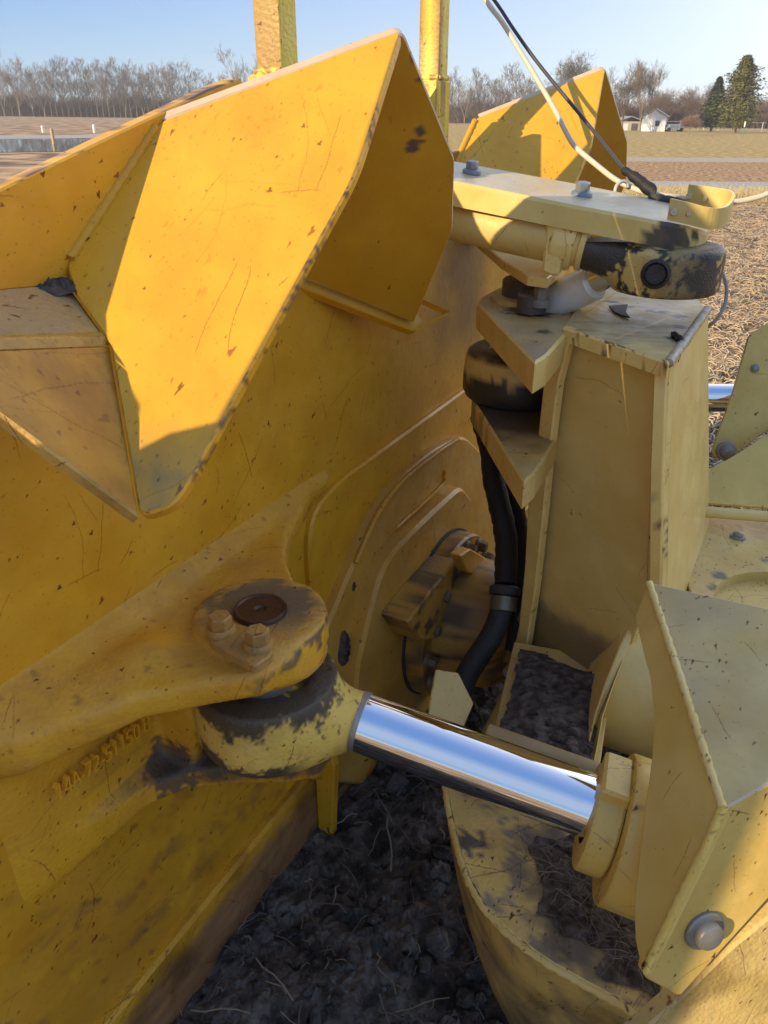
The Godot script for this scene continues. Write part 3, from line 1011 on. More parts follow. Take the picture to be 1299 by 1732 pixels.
func build_house() -> void:
	var at: Vector3 = Vector3(29.445, -0.4859, -94.4079)
	var t := thing("house", "small white gabled house with grey roof and one dark window, among bare trees", "house", at)
	t.rotation.y = -0.35
	t.scale = Vector3.ONE * 0.82
	var white := flat(Color(0.72, 0.73, 0.76))
	var roofc := flat(Color(0.30, 0.29, 0.30))
	var wall := MB.new()
	box(wall, Vector3(0, 0.75, -2.0), Vector3(1.5, 1.0, 2.4), white)
	for k in 5:   # gable boards up to the ridge
		var f := (k + 0.5) / 5.0
		box(wall, Vector3(0, 1.75 + f * 0.75, 0.33), Vector3(1.5 * (1.0 - f), 0.075, 0.06), white)
	obj("wall", wall, M.house_paint, t)
	var roof := MB.new()
	prism(roof, Vector3(0, 0, -2.0), 1.75, 2.6, 1.66, 2.58, roofc)
	obj("roof", roof, M.house_paint, t)
	var win := MB.new()
	box(win, Vector3(0.45, 0.95, 0.42), Vector3(0.34, 0.38, 0.03), flat(Color(0.66, 0.67, 0.7)))
	var wo := obj("window", win, M.house_paint, t)
	var pane := MB.new()
	box(pane, Vector3(0.45, 0.95, 0.455), Vector3(0.27, 0.31, 0.01), flat(Color(0.04, 0.06, 0.12)))
	obj("pane", pane, M.house_paint, wo)
	var at2: Vector3 = Vector3(28.156, -0.4828, -98.9035)
	var g := thing("garage", "low cream outbuilding with a dark roof, left of the white house", "outbuilding", at2)
	g.rotation.y = 0.1
	g.scale = Vector3.ONE * 0.68
	var gw := MB.new()
	box(gw, Vector3(0, 0.55, -1.5), Vector3(2.2, 0.8, 1.5), flat(Color(0.42, 0.38, 0.31)))
	obj("wall", gw, M.house_paint, g)
	var gr := MB.new()
	prism(gr, Vector3(0, 0, -1.5), 2.5, 1.8, 1.32, 2.05, roofc)
	obj("roof", gr, M.house_paint, g)
	for k in 2:
		var d := MB.new()
		box(d, Vector3(-0.9 + 1.7 * k, 0.5, 0.015), Vector3(0.55, 0.55, 0.03), flat([Color(0.7, 0.7, 0.72), Color(0.10, 0.09, 0.09)][k]))
		obj("door", d, M.house_paint, g)
	var car := thing("parked_car", "small pale parked car beside the white house, mostly behind the fence", "car", Vector3(31.6927, -0.5079, -94.4079))
	car.scale = Vector3.ONE * 0.75
	var cb := MB.new()
	var paint_c := flat(Color(0.5, 0.52, 0.55))
	for part in [[0.0, 0.45, 1.5, 0.22], [-0.1, 0.80, 0.95, 0.17]]:
		var ring := PackedVector3Array()
		for q in [Vector2(-1, -1), Vector2(1, -1), Vector2(1, 1), Vector2(-1, 1)]: ring.append(Vector3(part[0] + q.x * part[2], part[1] + part[3], q.y * 0.7))
		plate(cb, rounded(ring, 0.25, 4), Vector3(0, 99, 0), part[3] * 2.0, 0.1, 0.5, paint_c)
	obj("body", cb, M.galvanised_v, car)
	for q in [Vector2(-0.9, 0.66), Vector2(0.9, 0.66), Vector2(-0.9, -0.66), Vector2(0.9, -0.66)]:
		var wh := MB.new()
		lathe(wh, Vector3(q.x, 0.26, q.y), Vector3(0, 0, 1), [Vector2(0, -0.09), Vector2(0.26, -0.09), Vector2(0.26, 0.09), Vector2(0, 0.09)], 16, flat(Color(0.02, 0.02, 0.02)))
		obj("wheel", wh, M.rubber, car)

func build_fence() -> void:
	var t := thing("wire_fence", "long low pasture fence of two pale rails on short posts before the spruces", "fence")
	var a: Vector3 = Vector3(37.2324, -0.6063, -115.497)
	var b: Vector3 = Vector3(46.5816, -0.6399, -87.9875)
	for k in 2:
		var w := MB.new()
		var up: Vector3 = UP * [0.30, 0.92][k]
		tube(w, PackedVector3Array([a + up, a.lerp(b, 0.33) + up * 1.02, a.lerp(b, 0.66) + up, b + up]), 0.020, 6, flat(Color(0.34, 0.34, 0.36)))
		obj("rail", w, M.house_paint, t)
	for i in 9:
		var p := MB.new()
		tube(p, PackedVector3Array([a.lerp(b, i / 8.0) - UP * 0.2, a.lerp(b, i / 8.0) + UP * (1.0 if i % 3 else 1.1)]), 0.05, 7, flat([Color(0.40, 0.36, 0.3), Color(0.5, 0.47, 0.42)][i % 2]))
		obj("post", p, M.bark, t)
	var m := thing("marker_stake", "green metal stake with a white cap, right of the big spruce's trunk", "stake")
	var mp: Vector3 = Vector3(28.6155, -0.4235, -68.5589)
	var st := MB.new()
	tube(st, PackedVector3Array([mp, mp + UP * 0.75]), 0.035, 8, flat(Color(0.12, 0.22, 0.18)))
	obj("shaft", st, M.house_paint, m)
	var cap := MB.new()
	tube(cap, PackedVector3Array([mp + UP * 0.75, mp + UP * 1.12]), 0.055, 10, flat(Color(0.8, 0.8, 0.8)))
	obj("cap", cap, M.house_paint, m)
	var rod := MB.new()
	var rp: Vector3 = Vector3(11.4572, -0.1697, -27.5138)
	tube(rod, PackedVector3Array([rp, rp + UP * 1.02]), 0.006, 6, flat(Color(0.30, 0.27, 0.2)))
	tag(obj("thin_rod", rod, M.bark), "very thin rod standing in the lawn below the white-capped stake", "stake")
	var stakes := [[Vector3(-23.4243, 0.1046, -59.1911), 0.42, 0.09, Color(0.8, 0.78, 0.74), "leftmost short white stake on the pond's far bank"], [Vector3(-20.4321, 0.0719, -60.8066), 0.5, 0.10, Color(0.8, 0.78, 0.74), "white stake on the far bank, right of the tan one"], [Vector3(-14.9023, 0.0645, -38.6379), 0.62, 0.075, Color(0.50, 0.36, 0.22), "tan wooden stake standing in the pond's edge"], [Vector3(54.9487, -0.8596, -153.6831), 0.45, 0.07, Color(0.55, 0.47, 0.34), "short tan stake under the small pinkish tree"], [Vector3(42.2429, -0.6522, -114.033), 0.6, 0.07, Color(0.62, 0.55, 0.42), "tan stake on the lawn between the pinkish tree and the big spruce"]]
	for s in stakes:
		var mb := MB.new()
		tube(mb, PackedVector3Array([s[0] - UP * 0.1, s[0] + UP * s[1]]), s[2], 8, flat(s[3]))
		tag(obj("stake", mb, M.house_paint), s[4], "stake", "stakes standing in the fields")

# ---------------------------------------------------------------- the blade
func build_blade() -> void:
	var t := thing("dozer_blade", "big yellow bulldozer blade seen from behind, scratched, with rusty lower edge", "bulldozer blade")
	var side := Vector3(1.5, 0.9, 1.0)
	# rear sheet, with dirt and rust rising from its foot; middle darkened in colour for grime and a recess
	var sheet_col := func(p: Vector3, n: Vector3) -> Color:
		var l := p.dot(BLADE_L)
		var k: Color = paint(YB).call(p, n)
		# rubbed brown, scuffed foot of the blade
		var low := smoothstep(0.62, 0.12, p.y + 0.22 * fb(p, 4.0) + 0.05 * fine(p, 30.0)) * smoothstep(0.9, 0.4, l)
		k = k.lerp(Color(0.50, 0.225, 0.03), low * 0.6)
		var lp := Vector3(l * 7.0 + p.y * 5.0, p.y * 12.0 - l * 4.0, 3.0)
		var scuff := smoothstep(0.10, 0.55, fb(lp, 1.0) + 0.35 * fine(p, 60.0)) * smoothstep(0.62, 0.35, p.y + 0.1 * fb(p, 3.0))
		k = k.lerp(Color(0.26, 0.13, 0.04), scuff * 0.55)
		var gouge := smoothstep(0.50, 0.62, fb(Vector3(l * 9.0 + p.y * 16.0, p.y * 60.0 - l * 36.0, 8.0), 1.0)) * smoothstep(0.66, 0.4, p.y)
		k = k.lerp(Color(0.10, 0.06, 0.035), gouge * 0.7)
		if p.y < 0.6: k = k.lerp(YB * 1.25, 0.6 * smoothstep(0.25, 0.6, fb(p + Vector3(11, 3, 2), 9.0)))
		var grime_and_recess := smoothstep(0.25, 0.02, absf(l - 1.62 + 0.12 * fb(p, 3.0))) * smoothstep(0.75, 0.9, p.y)
		k = k.lerp(Color(0.12, 0.08, 0.035), grime_and_recess * 0.75)
		var streak := smoothstep(0.2, 0.7, fb(Vector3(l * 30.0, p.y * 1.5, 0), 1.0)) * 0.05
		return k.lerp(Color(0.3, 0.2, 0.1), streak)
	var mb := MB.new()
	var top := PackedVector3Array([bl(-1.3, -0.015, 0), bl(-1.3, 1.66, 0), bl(0.265, 1.66, 0), bl(0.288, 1.59, 0), bl(0.048, 1.485, 0), bl(-0.150, 1.30, 0), bl(-0.08, 1.256, 0), bl(-0.025, 1.2, 0), bl(0.077, 1.218, 0), bl(0.274, 1.197, 0), bl(0.346, 1.2, 0), Vector3(-0.3414, 1.2397, -0.7425), Vector3(-0.2703, 1.2823, -0.8761), Vector3(-0.2363, 1.3022, -0.9401), Vector3(-0.202, 1.3233, -1.0047), Vector3(-0.1756, 1.3362, -1.0544), Vector3(-0.1707, 1.3365, -1.0635), Vector3(-0.1681, 1.326, -1.0684), bl(0.872, 1.235, 0), bl(2.3, 1.235, 0), bl(2.55, 1.0, 0), bl(2.6, -0.015, 0)])  # raised near end is out of view, shaped to shade the cheek and frame
	plate(mb, top, side, 0.018, 0.002, 0.009, sheet_col, edge_paint(YB * 1.05, 0.55))
	obj("rear_sheet", mb, M.paint_worn, t)
	# unseen plate between the posts, behind the near hood, to shade the far one
	var shade_plate := MB.new()
	plate(shade_plate, PackedVector3Array(PackedVector3Array([Vector3(-0.1272, 1.3006, -1.1453), Vector3(-0.1236, 1.3226, -1.1521), Vector3(-0.0428, 1.3636, -1.3041), Vector3(0.021, 1.397, -1.424), Vector3(0.0412, 1.368, -1.462), Vector3(0.0644, 1.326, -1.5056), Vector3(0.0847, 1.2896, -1.5439), Vector3(0.0835, 1.2536, -1.5416)])), side, 0.016, 0.002, 0.02, paint(YB))
	obj("unseen_shade_plate", shade_plate, M.paint_worn, t)
	# thicker lower panel behind the push frame, under the level seam
	var cen := MB.new()
	plate(cen, rounded(PackedVector3Array([bl(0.95, 0.165, 0.012), bl(0.93, 0.70, 0.012), bl(1.02, 0.733, 0.012), bl(2.45, 0.733, 0.012), bl(2.45, 0.165, 0.012)]), [0, 0.09, 0.07, 0, 0]), side, 0.014, 0.004, 0.011, sheet_col)
	obj("lower_panel", cen, M.paint_worn, t)
	var k1 := func(p: Vector3, n: Vector3) -> Color:
		var k: Color = paint(YB, 0.4).call(p, n)
		return k.lerp(DUST, 0.30 + 0.2 * fb(p, 6.0))
	var shelf := MB.new()
	plate(shelf, rounded(PackedVector3Array(PackedVector3Array([Vector3(-0.1303, 0.1778, -1.0671), Vector3(-0.1187, 0.4533, -1.0889), Vector3(-0.0791, 0.5275, -1.1634), Vector3(-0.0482, 0.5794, -1.2215), Vector3(-0.0105, 0.638, -1.2923), Vector3(0.0354, 0.6641, -1.3786), Vector3(0.0999, 0.6668, -1.5), Vector3(0.1838, 0.6443, -1.6577), Vector3(0.2747, 0.5034, -1.8287), Vector3(0.3418, 0.2257, -1.955), Vector3(0.4319, -0.7274, -2.1244), Vector3(-0.0385, -0.0216, -1.2397)])), [0, 0, 0.04, 0.05, 0.06, 0.06, 0.06, 0.05, 0.05, 0, 0, 0]), side, 0.024, 0.006, 0.012, k1, k1)
	obj("stiffener_plate", shelf, M.paint_worn, t)
	var inner := MB.new()
	plate(inner, rounded(PackedVector3Array(PackedVector3Array([Vector3(-0.0566, 0.2447, -1.1376), Vector3(-0.0492, 0.3772, -1.1514), Vector3(-0.0304, 0.4461, -1.1868), Vector3(-0.0105, 0.5201, -1.2242), Vector3(0.0118, 0.5531, -1.2661), Vector3(0.066, 0.5577, -1.3681), Vector3(0.1275, 0.557, -1.4837), Vector3(0.1766, 0.5525, -1.5761), Vector3(0.2167, 0.473, -1.6516), Vector3(0.2321, 0.3258, -1.6805), Vector3(0.2949, 0.1253, -1.7986), Vector3(0.3423, -0.4512, -1.8878)])), [0, 0.03, 0.05, 0.06, 0.05, 0.04, 0.04, 0.03, 0.03, 0, 0, 0]), side, 0.034, 0.007, 0.012, k1, k1)
	obj("stiffener_plate", inner, M.paint_worn, t)
	var slot := MB.new()
	bead(slot, spline(PackedVector3Array([Vector3(0.0241, 0.5658, -1.3532), Vector3(0.0619, 0.5649, -1.4242), Vector3(0.1202, 0.5668, -1.5339), Vector3(0.1333, 0.5754, -1.5585), Vector3(0.1338, 0.5994, -1.5594)]), 4), 0.0042, paint(YB, 0.6))
	bead(slot, spline(PackedVector3Array([Vector3(-0.0512, 0.5703, -1.2115), Vector3(-0.0105, 0.6327, -1.288), Vector3(0.0354, 0.6572, -1.3743), Vector3(0.1027, 0.6584, -1.501), Vector3(0.1669, 0.6485, -1.6218)]), 4), 0.005, paint(YB, 0.6))
	obj("weld_bead", slot, M.casting, t)
	for k in 2:
		var mud := MB.new()
		if k == 0: mud_pat(mud, Vector3(-0.0736, 0.4073, -1.1693), BLADE_N, Vector3.UP, 0.020, 0.044, 0.012, 5)
		else: mud_pat(mud, Vector3(-0.0541, 0.5226, -1.2062), BLADE_N, Vector3.UP, 0.006, 0.010, 0.006, 6)
		obj("dried_mud", mud, M.dirt, t)
	# cutting edge along the foot
	var ce := MB.new()
	var ce_col := func(p: Vector3, n: Vector3) -> Color:
		var b := smoothstep(0.155, 0.115, p.y + 0.015 * fb(p, 14.0))
		var k: Color = paint(YB).call(p, n)
		var sc := fb(Vector3(p.dot(BLADE_L) * 5.0, p.y * 26.0, 1.0), 1.5)
		var brown := Color(0.27, 0.14, 0.07).lerp(Color(0.42, 0.22, 0.09), smoothstep(0.0, 0.6, sc))
		brown = brown.lerp(Color(0.3, 0.28, 0.27), smoothstep(0.45, 0.75, fb(p + Vector3(3, 1, 7), 20.0)) * 0.5)
		return k.lerp(brown, b * 0.94)
	plate(ce, PackedVector3Array([bl(-1.3, -0.03, 0.016), bl(-1.3, 0.172, 0.016), bl(0.9, 0.172, 0.016), bl(2.6, 0.172, 0.016), bl(2.6, -0.03, 0.016)]), side, 0.028, 0.006, 0.011, ce_col, edge_paint(YB * 0.9, 0.3))
	obj("cutting_edge", ce, M.paint_heavy, t)
	var rib := MB.new()
	plate(rib, PackedVector3Array([bl(0.905, 0.0, 0.017), bl(0.905, 0.0, 0.05), bl(0.905, 0.20, 0.062), bl(0.905, 0.30, 0.035), bl(0.905, 0.30, 0.017)]), bl(0, 0.2, 0.1), 0.018, 0.003, 0.01, paint(YB))
	obj("foot_rib", rib, M.paint_worn, t)
	build_hoods(t)
	build_bracket(t)
	build_marker_posts(t)
	build_ball_cap(t)
	build_upper_eye(t)

func mud_pat(mb: MB, at: Vector3, n: Vector3, up: Vector3, ru: float, rv: float, h: float, sd: int) -> void:
	# a crusty lump of dried soil stuck to a face
	var v := (up - n * up.dot(n)).normalized()
	var u := v.cross(n)
	var rows := 12
	var prev := []
	for i in rows + 1:
		var row := []
		for s in 33:
			var a := TAU * s / 32.0
			var f := float(i) / rows
			var rag := 1.0 + 0.35 * fb(Vector3(cos(a), sin(a), sd) * 1.3, 1.0)
			var p := at + (u * cos(a) * ru + v * sin(a) * rv) * f * rag
			p += n * (h * (1.0 - pow(f, 3.0)) * (0.7 + 0.5 * fb(p + Vector3(sd, 0, 0), 70.0) + 0.4 * fine(p, 190.0)) - 0.002)
			var nn := (n + (u * cos(a) + v * sin(a)) * f * f * 0.9).normalized()
			var tone := 0.10 + 0.05 * fb(p, 60.0)
			row.append(mb.vert(p, nn, Color(tone * 1.15, tone * 0.95, tone * 0.82)))
		if i > 0:
			for s in 32:
				mb.tri(prev[s], prev[s + 1], row[s])
				mb.tri(prev[s + 1], row[s + 1], row[s])
		prev = row

# one hood: three plates folded like a roof round the end of a strut, its mouth towards the tractor
func build_hoods(t: Node3D) -> void:
	for k in 2:
		var o := Node3D.new()
		o.name = "gusset_hood"
		t.add_child(o, true)
		if k == 1: o.position = BLADE_L * 0.91
		var far := k == 1
		var cell := 0.012 if far else 0.0055
		var top_col := func(p: Vector3, n: Vector3) -> Color:
			var c0: Color = paint(YB * 1.06, 0.0).call(p, n)
			return c0
		var brown := func(p: Vector3, n: Vector3) -> Color:
			var c0: Color = paint(YB, 0.0).call(p, n)
			var rub := smoothstep(-0.25, 0.45, fb(p, 9.0) + 0.4 * fine(p, 60.0))
			return c0.lerp(Color(0.42, 0.175, 0.028), 0.45 + 0.35 * rub)
		var top_worn := func(p: Vector3, n: Vector3) -> Color:
			var c0: Color = top_col.call(p, n)
			var d := p.distance_to(Vector3(-0.193, 1.0083, -0.5826) + (BLADE_L * 0.91 if far else Vector3.ZERO))
			return c0.lerp(Color(0.40, 0.26, 0.07), smoothstep(0.085, 0.02, d + 0.03 * fb(p, 25.0)) * (0.5 + 0.5 * smoothstep(-0.2, 0.4, fb(p, 40.0))))
		# A: the sunlit sloping cheek
		var a := MB.new()
		plate(a, rounded(PackedVector3Array(PackedVector3Array([Vector3(0.0198, 1.3811, -0.9957), Vector3(-0.0263, 1.2479, -0.8431), Vector3(-0.0829, 1.1565, -0.7425), Vector3(-0.1683, 1.0159, -0.5875), Vector3(-0.1791, 1.0063, -0.5778), Vector3(-0.2053, 0.9993, -0.5739), Vector3(-0.2556, 1.1073, -0.7124), Vector3(-0.2659, 1.1163, -0.725), Vector3(-0.2988, 1.1426, -0.7622), Vector3(-0.3146, 1.1652, -0.7921), Vector3(-0.3127, 1.1719, -0.7998), Vector3(-0.2458, 1.287, -0.9271), Vector3(-0.2384, 1.2932, -0.9333)])) if not far else PackedVector3Array(PackedVector3Array([Vector3(0.0198, 1.3811, -0.9957), Vector3(-0.0263, 1.2479, -0.8431), Vector3(-0.0727, 1.1732, -0.7609), Vector3(-0.2739, 1.1709, -0.792), Vector3(-0.3127, 1.1719, -0.7998), Vector3(-0.2458, 1.287, -0.9271), Vector3(-0.2384, 1.2932, -0.9333)])), [0.012, 0.03, 0, 0.03, 0.012, 0.01, 0, 0, 0, 0.006, 0.006, 0, 0] if not far else 0.004), Vector3(0, 3.0, 0.5), 0.011, 0.0022, cell, top_worn, edge_paint(YB * 1.1, 0.5))
		obj("sloping_cheek", a, M.paint_worn, o)
		# B: the far cheek, whose shaded inner face shows
		var b := MB.new()
		var inner := func(p: Vector3, n: Vector3) -> Color:
			var c0: Color = paint(YB * 0.97, 0.0).call(p, n)
			for m in [[Vector3(0.0359, 1.2623, -1.0946), 0.011], [Vector3(0.0451, 1.2794, -1.0861), 0.009], [Vector3(0.0503, 1.2683, -1.0971), 0.003], [Vector3(0.0361, 1.3574, -1.022), 0.007], [Vector3(0.0462, 1.3376, -1.0422), 0.007]]:
				c0 = c0.lerp(Color(0.09, 0.07, 0.075), 0.9 * blot(p, m[0] + (BLADE_L * 0.91 if far else Vector3.ZERO), m[1], 0.6))
			return c0
		var b_pts := PackedVector3Array(PackedVector3Array([Vector3(0.0211, 1.3801, -0.9971), Vector3(0.0955, 1.2443, -1.1382), Vector3(0.1028, 1.1438, -1.2185), Vector3(0.0508, 0.9817, -1.3161), Vector3(-0.1206, 1.0908, -1.1468), Vector3(-0.2158, 1.2573, -0.972), Vector3(-0.2384, 1.2932, -0.9333)]))
		if far:
			b_pts = PackedVector3Array(PackedVector3Array([Vector3(0.4491, 1.3796, -1.8014), Vector3(0.5584, 1.2409, -1.9621), Vector3(0.5931, 1.1496, -2.0492), Vector3(0.5759, 0.9414, -2.1996), Vector3(0.4202, 0.9895, -2.0847), Vector3(0.2356, 1.2107, -1.8231), Vector3(0.1926, 1.2915, -1.7399)]))
			for i in b_pts.size(): b_pts[i] -= BLADE_L * 0.91
		plate(b, rounded(b_pts, [0.012, 0.008, 0.008, 0.01, 0, 0, 0]), Vector3(-0.083, 1.1574, -0.7436) + Vector3(0.1, -0.2, 0.2), 0.011, 0.0022, cell, inner, edge_paint(Color(0.60, 0.47, 0.33), 0.25))
		obj("far_cheek", b, M.paint_light, o)
		# the weld where the sheets meet at the top
		var w := MB.new()
		bead(w, PackedVector3Array([Vector3(-0.2456, 1.2859, -0.9258), Vector3(-0.3124, 1.1709, -0.7986)]), 0.006, edge_paint(YB * 0.9, 0.3))
		obj("weld_bead", w, M.casting, o)
		# foot plate under the far cheek
		var e := MB.new()
		plate(e, rounded(PackedVector3Array([Vector3(-0.1271, 1.0906, -1.1438) - Vector3(0, 0.012, 0), Vector3(0.053, 0.9789, -1.3194) - Vector3(0, 0.012, 0), Vector3(0.1168, 1.0112, -1.3268) - Vector3(0, 0.012, 0), Vector3(0.0814, 1.0554, -1.2753) - Vector3(0, 0.012, 0) - BLADE_N * 0.1 + BLADE_L * 0.03, Vector3(-0.1177, 1.102, -1.1398) - BLADE_N * 0.015]), [0, 0.008, 0.01, 0, 0]), Vector3(0, 5, 0), 0.016, 0.002, cell, paint(YB, 0.5), edge_paint(YB, 0.25))
		if not far: obj("foot_plate", e, M.paint_light, o)
		if far:
			var fp := MB.new()
			plate(fp, PackedVector3Array(PackedVector3Array([Vector3(0.1922, 1.065, -1.7582), Vector3(0.2129, 1.065, -1.4413), Vector3(0.2341, 1.065, -1.2937), Vector3(0.262, 1.065, -1.2734), Vector3(0.3198, 1.065, -1.4046), Vector3(0.3047, 1.065, -1.5067), Vector3(0.2723, 1.065, -1.6968)])), Vector3(0, 9, 0), 0.016, 0.002, 0.01, paint(YF, 0.4), edge_paint(YF, 0.2))
			for i in fp.v.size(): fp.v[i] -= BLADE_L * 0.91
			obj("foot_plate", fp, M.paint_light, o)
			continue
		# C and D: the lower fold and the ledge above it
		var lc := MB.new()
		plate(lc, PackedVector3Array(PackedVector3Array([Vector3(-0.2591, 1.1047, -0.722), Vector3(-0.205, 0.9991, -0.5744), Vector3(-0.2981, 1.0924, -0.5683), Vector3(-0.306, 1.1003, -0.5677), Vector3(-0.3184, 1.1295, -0.6162)])), Vector3(0.2, 3.0, 1.0), 0.011, 0.002, cell, brown, edge_paint(Color(0.66, 0.40, 0.10), 0.4))
		obj("lower_fold", lc, M.paint_heavy, o)
		var ld := MB.new()
		var ledge := func(p: Vector3, n: Vector3) -> Color:
			var c0: Color = paint(YB * 0.9, 0.9).call(p, n)
			return c0.lerp(DUST, 0.35 + 0.3 * fb(p, 12.0))
		plate(ld, PackedVector3Array(PackedVector3Array([Vector3(-0.3563, 1.1587, -0.715), Vector3(-0.3516, 1.1576, -0.7233), Vector3(-0.3168, 1.1501, -0.7903), Vector3(-0.3013, 1.1397, -0.7708), Vector3(-0.2653, 1.1155, -0.726), Vector3(-0.3238, 1.1329, -0.6476), Vector3(-0.3287, 1.1345, -0.6416)])), Vector3(0.2, 3.0, 0.6), 0.011, 0.002, cell, ledge)
		obj("ledge", ld, M.paint_heavy, o)
		var lf := MB.new()
		var r0 := PackedVector3Array([Vector3(-0.3287, 1.1345, -0.6416), Vector3(-0.2653, 1.1155, -0.726)])
		var r1 := PackedVector3Array([Vector3(-0.3184, 1.1295, -0.6162), Vector3(-0.2591, 1.1047, -0.722)])
		var mid0 := (r0[0] + r1[0]) * 0.5 + Vector3(0, 0.003, 0.003)
		var mid1 := (r0[1] + r1[1]) * 0.5 + Vector3(0, 0.003, 0.003)
		strip(lf, r0, PackedVector3Array([mid0, mid1]), cell, ledge, false)
		strip(lf, PackedVector3Array([mid0, mid1]), r1, cell, ledge, false)
		obj("ledge_bend", lf, M.paint_heavy, o)
		if not far:
			var mud := MB.new()
			mud_pat(mud, Vector3(-0.3223, 1.1495, -0.7671), Vector3(-0.3223, 1.1495, -0.7671).direction_to(Vector3(-0.3223, 1.1495, -0.7671) + Vector3(0.1, 1, 0.3)), Vector3(-0.5, 0, -1), 0.030, 0.014, 0.010, 9)
			obj("dried_mud", mud, M.dirt, o)

func build_bracket(t: Node3D) -> void:
	# cast bracket for the angle cylinder: two lugs, a ridge and webs that run out into the sheet
	var up_poly := PackedVector2Array([Vector2(0.30, -0.03), Vector2(0.345, 0.045), Vector2(0.40, 0.085), Vector2(0.45, 0.112), Vector2(0.50, 0.165), Vector2(0.535, 0.206), Vector2(0.575, 0.226), Vector2(0.62, 0.232), Vector2(0.66, 0.215), Vector2(0.69, 0.18), Vector2(0.715, 0.137), Vector2(0.762, 0.088), Vector2(0.825, 0.050), Vector2(0.90, 0.024), Vector2(0.98, -0.03)])
	var lo_poly := PackedVector2Array([Vector2(0.36, -0.03), Vector2(0.42, 0.012), Vector2(0.50, 0.03), Vector2(0.545, 0.060), Vector2(0.585, 0.115), Vector2(0.615, 0.172), Vector2(0.645, 0.205), Vector2(0.685, 0.205), Vector2(0.715, 0.172), Vector2(0.745, 0.11), Vector2(0.80, 0.05), Vector2(0.9, -0.03)])
	var f := func(p: Vector3) -> float:
		var q := Vector2(p.x, p.z)
		var d := p.z + 0.006                                # the sheet it grows out of
		var u := smax(sd_poly(q, up_poly), absf(p.y - 0.727 + 0.05 * maxf(0.0, 0.52 - p.x)) - 0.0185, 0.012)
		u = smin(u, smax(q.distance_to(Vector2(0.622, 0.148)) - 0.081, absf(p.y - 0.728) - 0.030, 0.006), 0.014)
		d = smin(d, u, 0.032)
		var w := smax(sd_poly(q, lo_poly), absf(p.y - 0.502) - 0.017, 0.006)
		d = smin(d, w, 0.016)
		d = smin(d, sd_capsule(p, Vector3(0.30, 0.737, -0.002), Vector3(1.0, 0.742, -0.004), 0.022, 0.012), 0.03)
		d = smin(d, sd_box(p, Vector3(0.57, 0.60, -0.01), Vector3(0.235, 0.135, 0.018), 0.03), 0.04)
		d = smin(d, sd_box(p, Vector3(0.566, 0.60, 0.02), Vector3(0.012, 0.13, 0.062 - 0.22 * absf(p.y - 0.6)), 0.005), 0.012)
		d = smin(d, sd_capsule(p, Vector3(0.50, 0.735, 0.07), Vector3(0.36, 0.715, 0.02), 0.012, 0.02), 0.05)
		return d
	var pin_l := Vector3(0.622, 0.745, 0.150)
	var col := func(p: Vector3, n: Vector3) -> Color:
		var lp := Vector3(p.dot(BLADE_L), p.y, p.dot(BLADE_N) - BLADE_OFF)
		var k: Color = paint(YB, 0.22).call(p, n)
		k = k.lerp(Color(0.40, 0.21, 0.045), 0.4 * smoothstep(-0.1, 0.5, fb(p, 7.0) + 0.3 * fine(p, 60.0)))
		var d := Vector2(lp.x - 0.622, lp.z - 0.145).length()
		if lp.y > 0.7:
			if n.y > 0.5:
				var g := smoothstep(0.082, 0.060, d + 0.022 * fb(p, 30.0) + 0.01 * fine(p, 120.0)) * smoothstep(-0.06, 0.03, lp.x - 0.60 + 0.5 * (0.15 - lp.z))
				k = k.lerp(GREASE * 1.5, 0.88 * g)
				k = k.lerp(DUST * 0.8, smoothstep(0.12, 0.06, d) * 0.25)
			elif lp.z > 0.06:
				k = k.lerp(GREASE * 1.2, smoothstep(0.0, 0.14, fb(p, 22.0) + 0.15 * fine(p, 90.0) - 0.10) * smoothstep(0.14, 0.07, d))
		elif lp.y < 0.56:
			k = k.lerp(GREASE * 1.3, smoothstep(0.2, 0.12, d + 0.05 * fb(p, 16.0)) * 0.93 * smoothstep(-0.35, 0.1, n.y + 0.2 * fb(p, 30.0)))
			if n.y < 0.35: k = k.lerp(YB * 1.1, 0.85 * smoothstep(0.08, 0.12, d))
			k = k.lerp(GREASE * 1.6, 0.85 * blot(p, bl(0.545, 0.515, 0.035), 0.04, 0.6))
		if n.y > 0.15 and fb(p, 40.0) > 0.52: k = k.lerp(RUST, 0.5)
		k.a = 1.0
		return k
	var mb := MB.new()
	nets(mb, Vector3(0.24, 0.38, -0.02), Vector3(1.06, 0.80, 0.26), 0.0056, f, Transform3D(Basis(BLADE_L, UP, BLADE_N), BLADE_N * BLADE_OFF), col)
	var o := obj("cylinder_bracket", mb, M.casting, t)
	# cast part number, raised on the web
	var tm := TextMesh.new()
	var font := SystemFont.new()
	font.font_names = PackedStringArray(["Droid Sans"])
	tm.font = font
	tm.text = "14A-72-51150 B"
	tm.font_size = 32
	tm.pixel_size = 0.001
	tm.depth = 0.0075
	var num := MeshInstance3D.new()
	num.name = "cast_number"
	num.mesh = tm
	var nm := mat("cast_number_paint", YB * 1.12, 0.5)
	num.material_override = nm
	o.add_child(num, true)
	var d0 := Vector3(-0.3778, 0.613, -0.6357)
	var d1 := Vector3(-0.3087, 0.6018, -0.7657)
	var dir := (d1 - d0).normalized()
	var sc := d0.distance_to(d1) / tm.get_aabb().size.x
	num.transform = Transform3D(Basis(dir * sc, BLADE_N.cross(dir) * sc * 1.35, BLADE_N), (d0 + d1) * 0.5 + BLADE_N * 0.004)
	# pin, its lock plate and two bolts
	var pin := MB.new()
	var pc := func(p: Vector3, n: Vector3) -> Color:
		var k := Color(0.10, 0.058, 0.042) * (1.0 + 0.25 * fb(p, 40.0))
		if p.y < 0.72: k = Color(0.42, 0.42, 0.43)
		k.a = 1.0
		return k
	var at := bl(0.622, 0.600, 0.148)
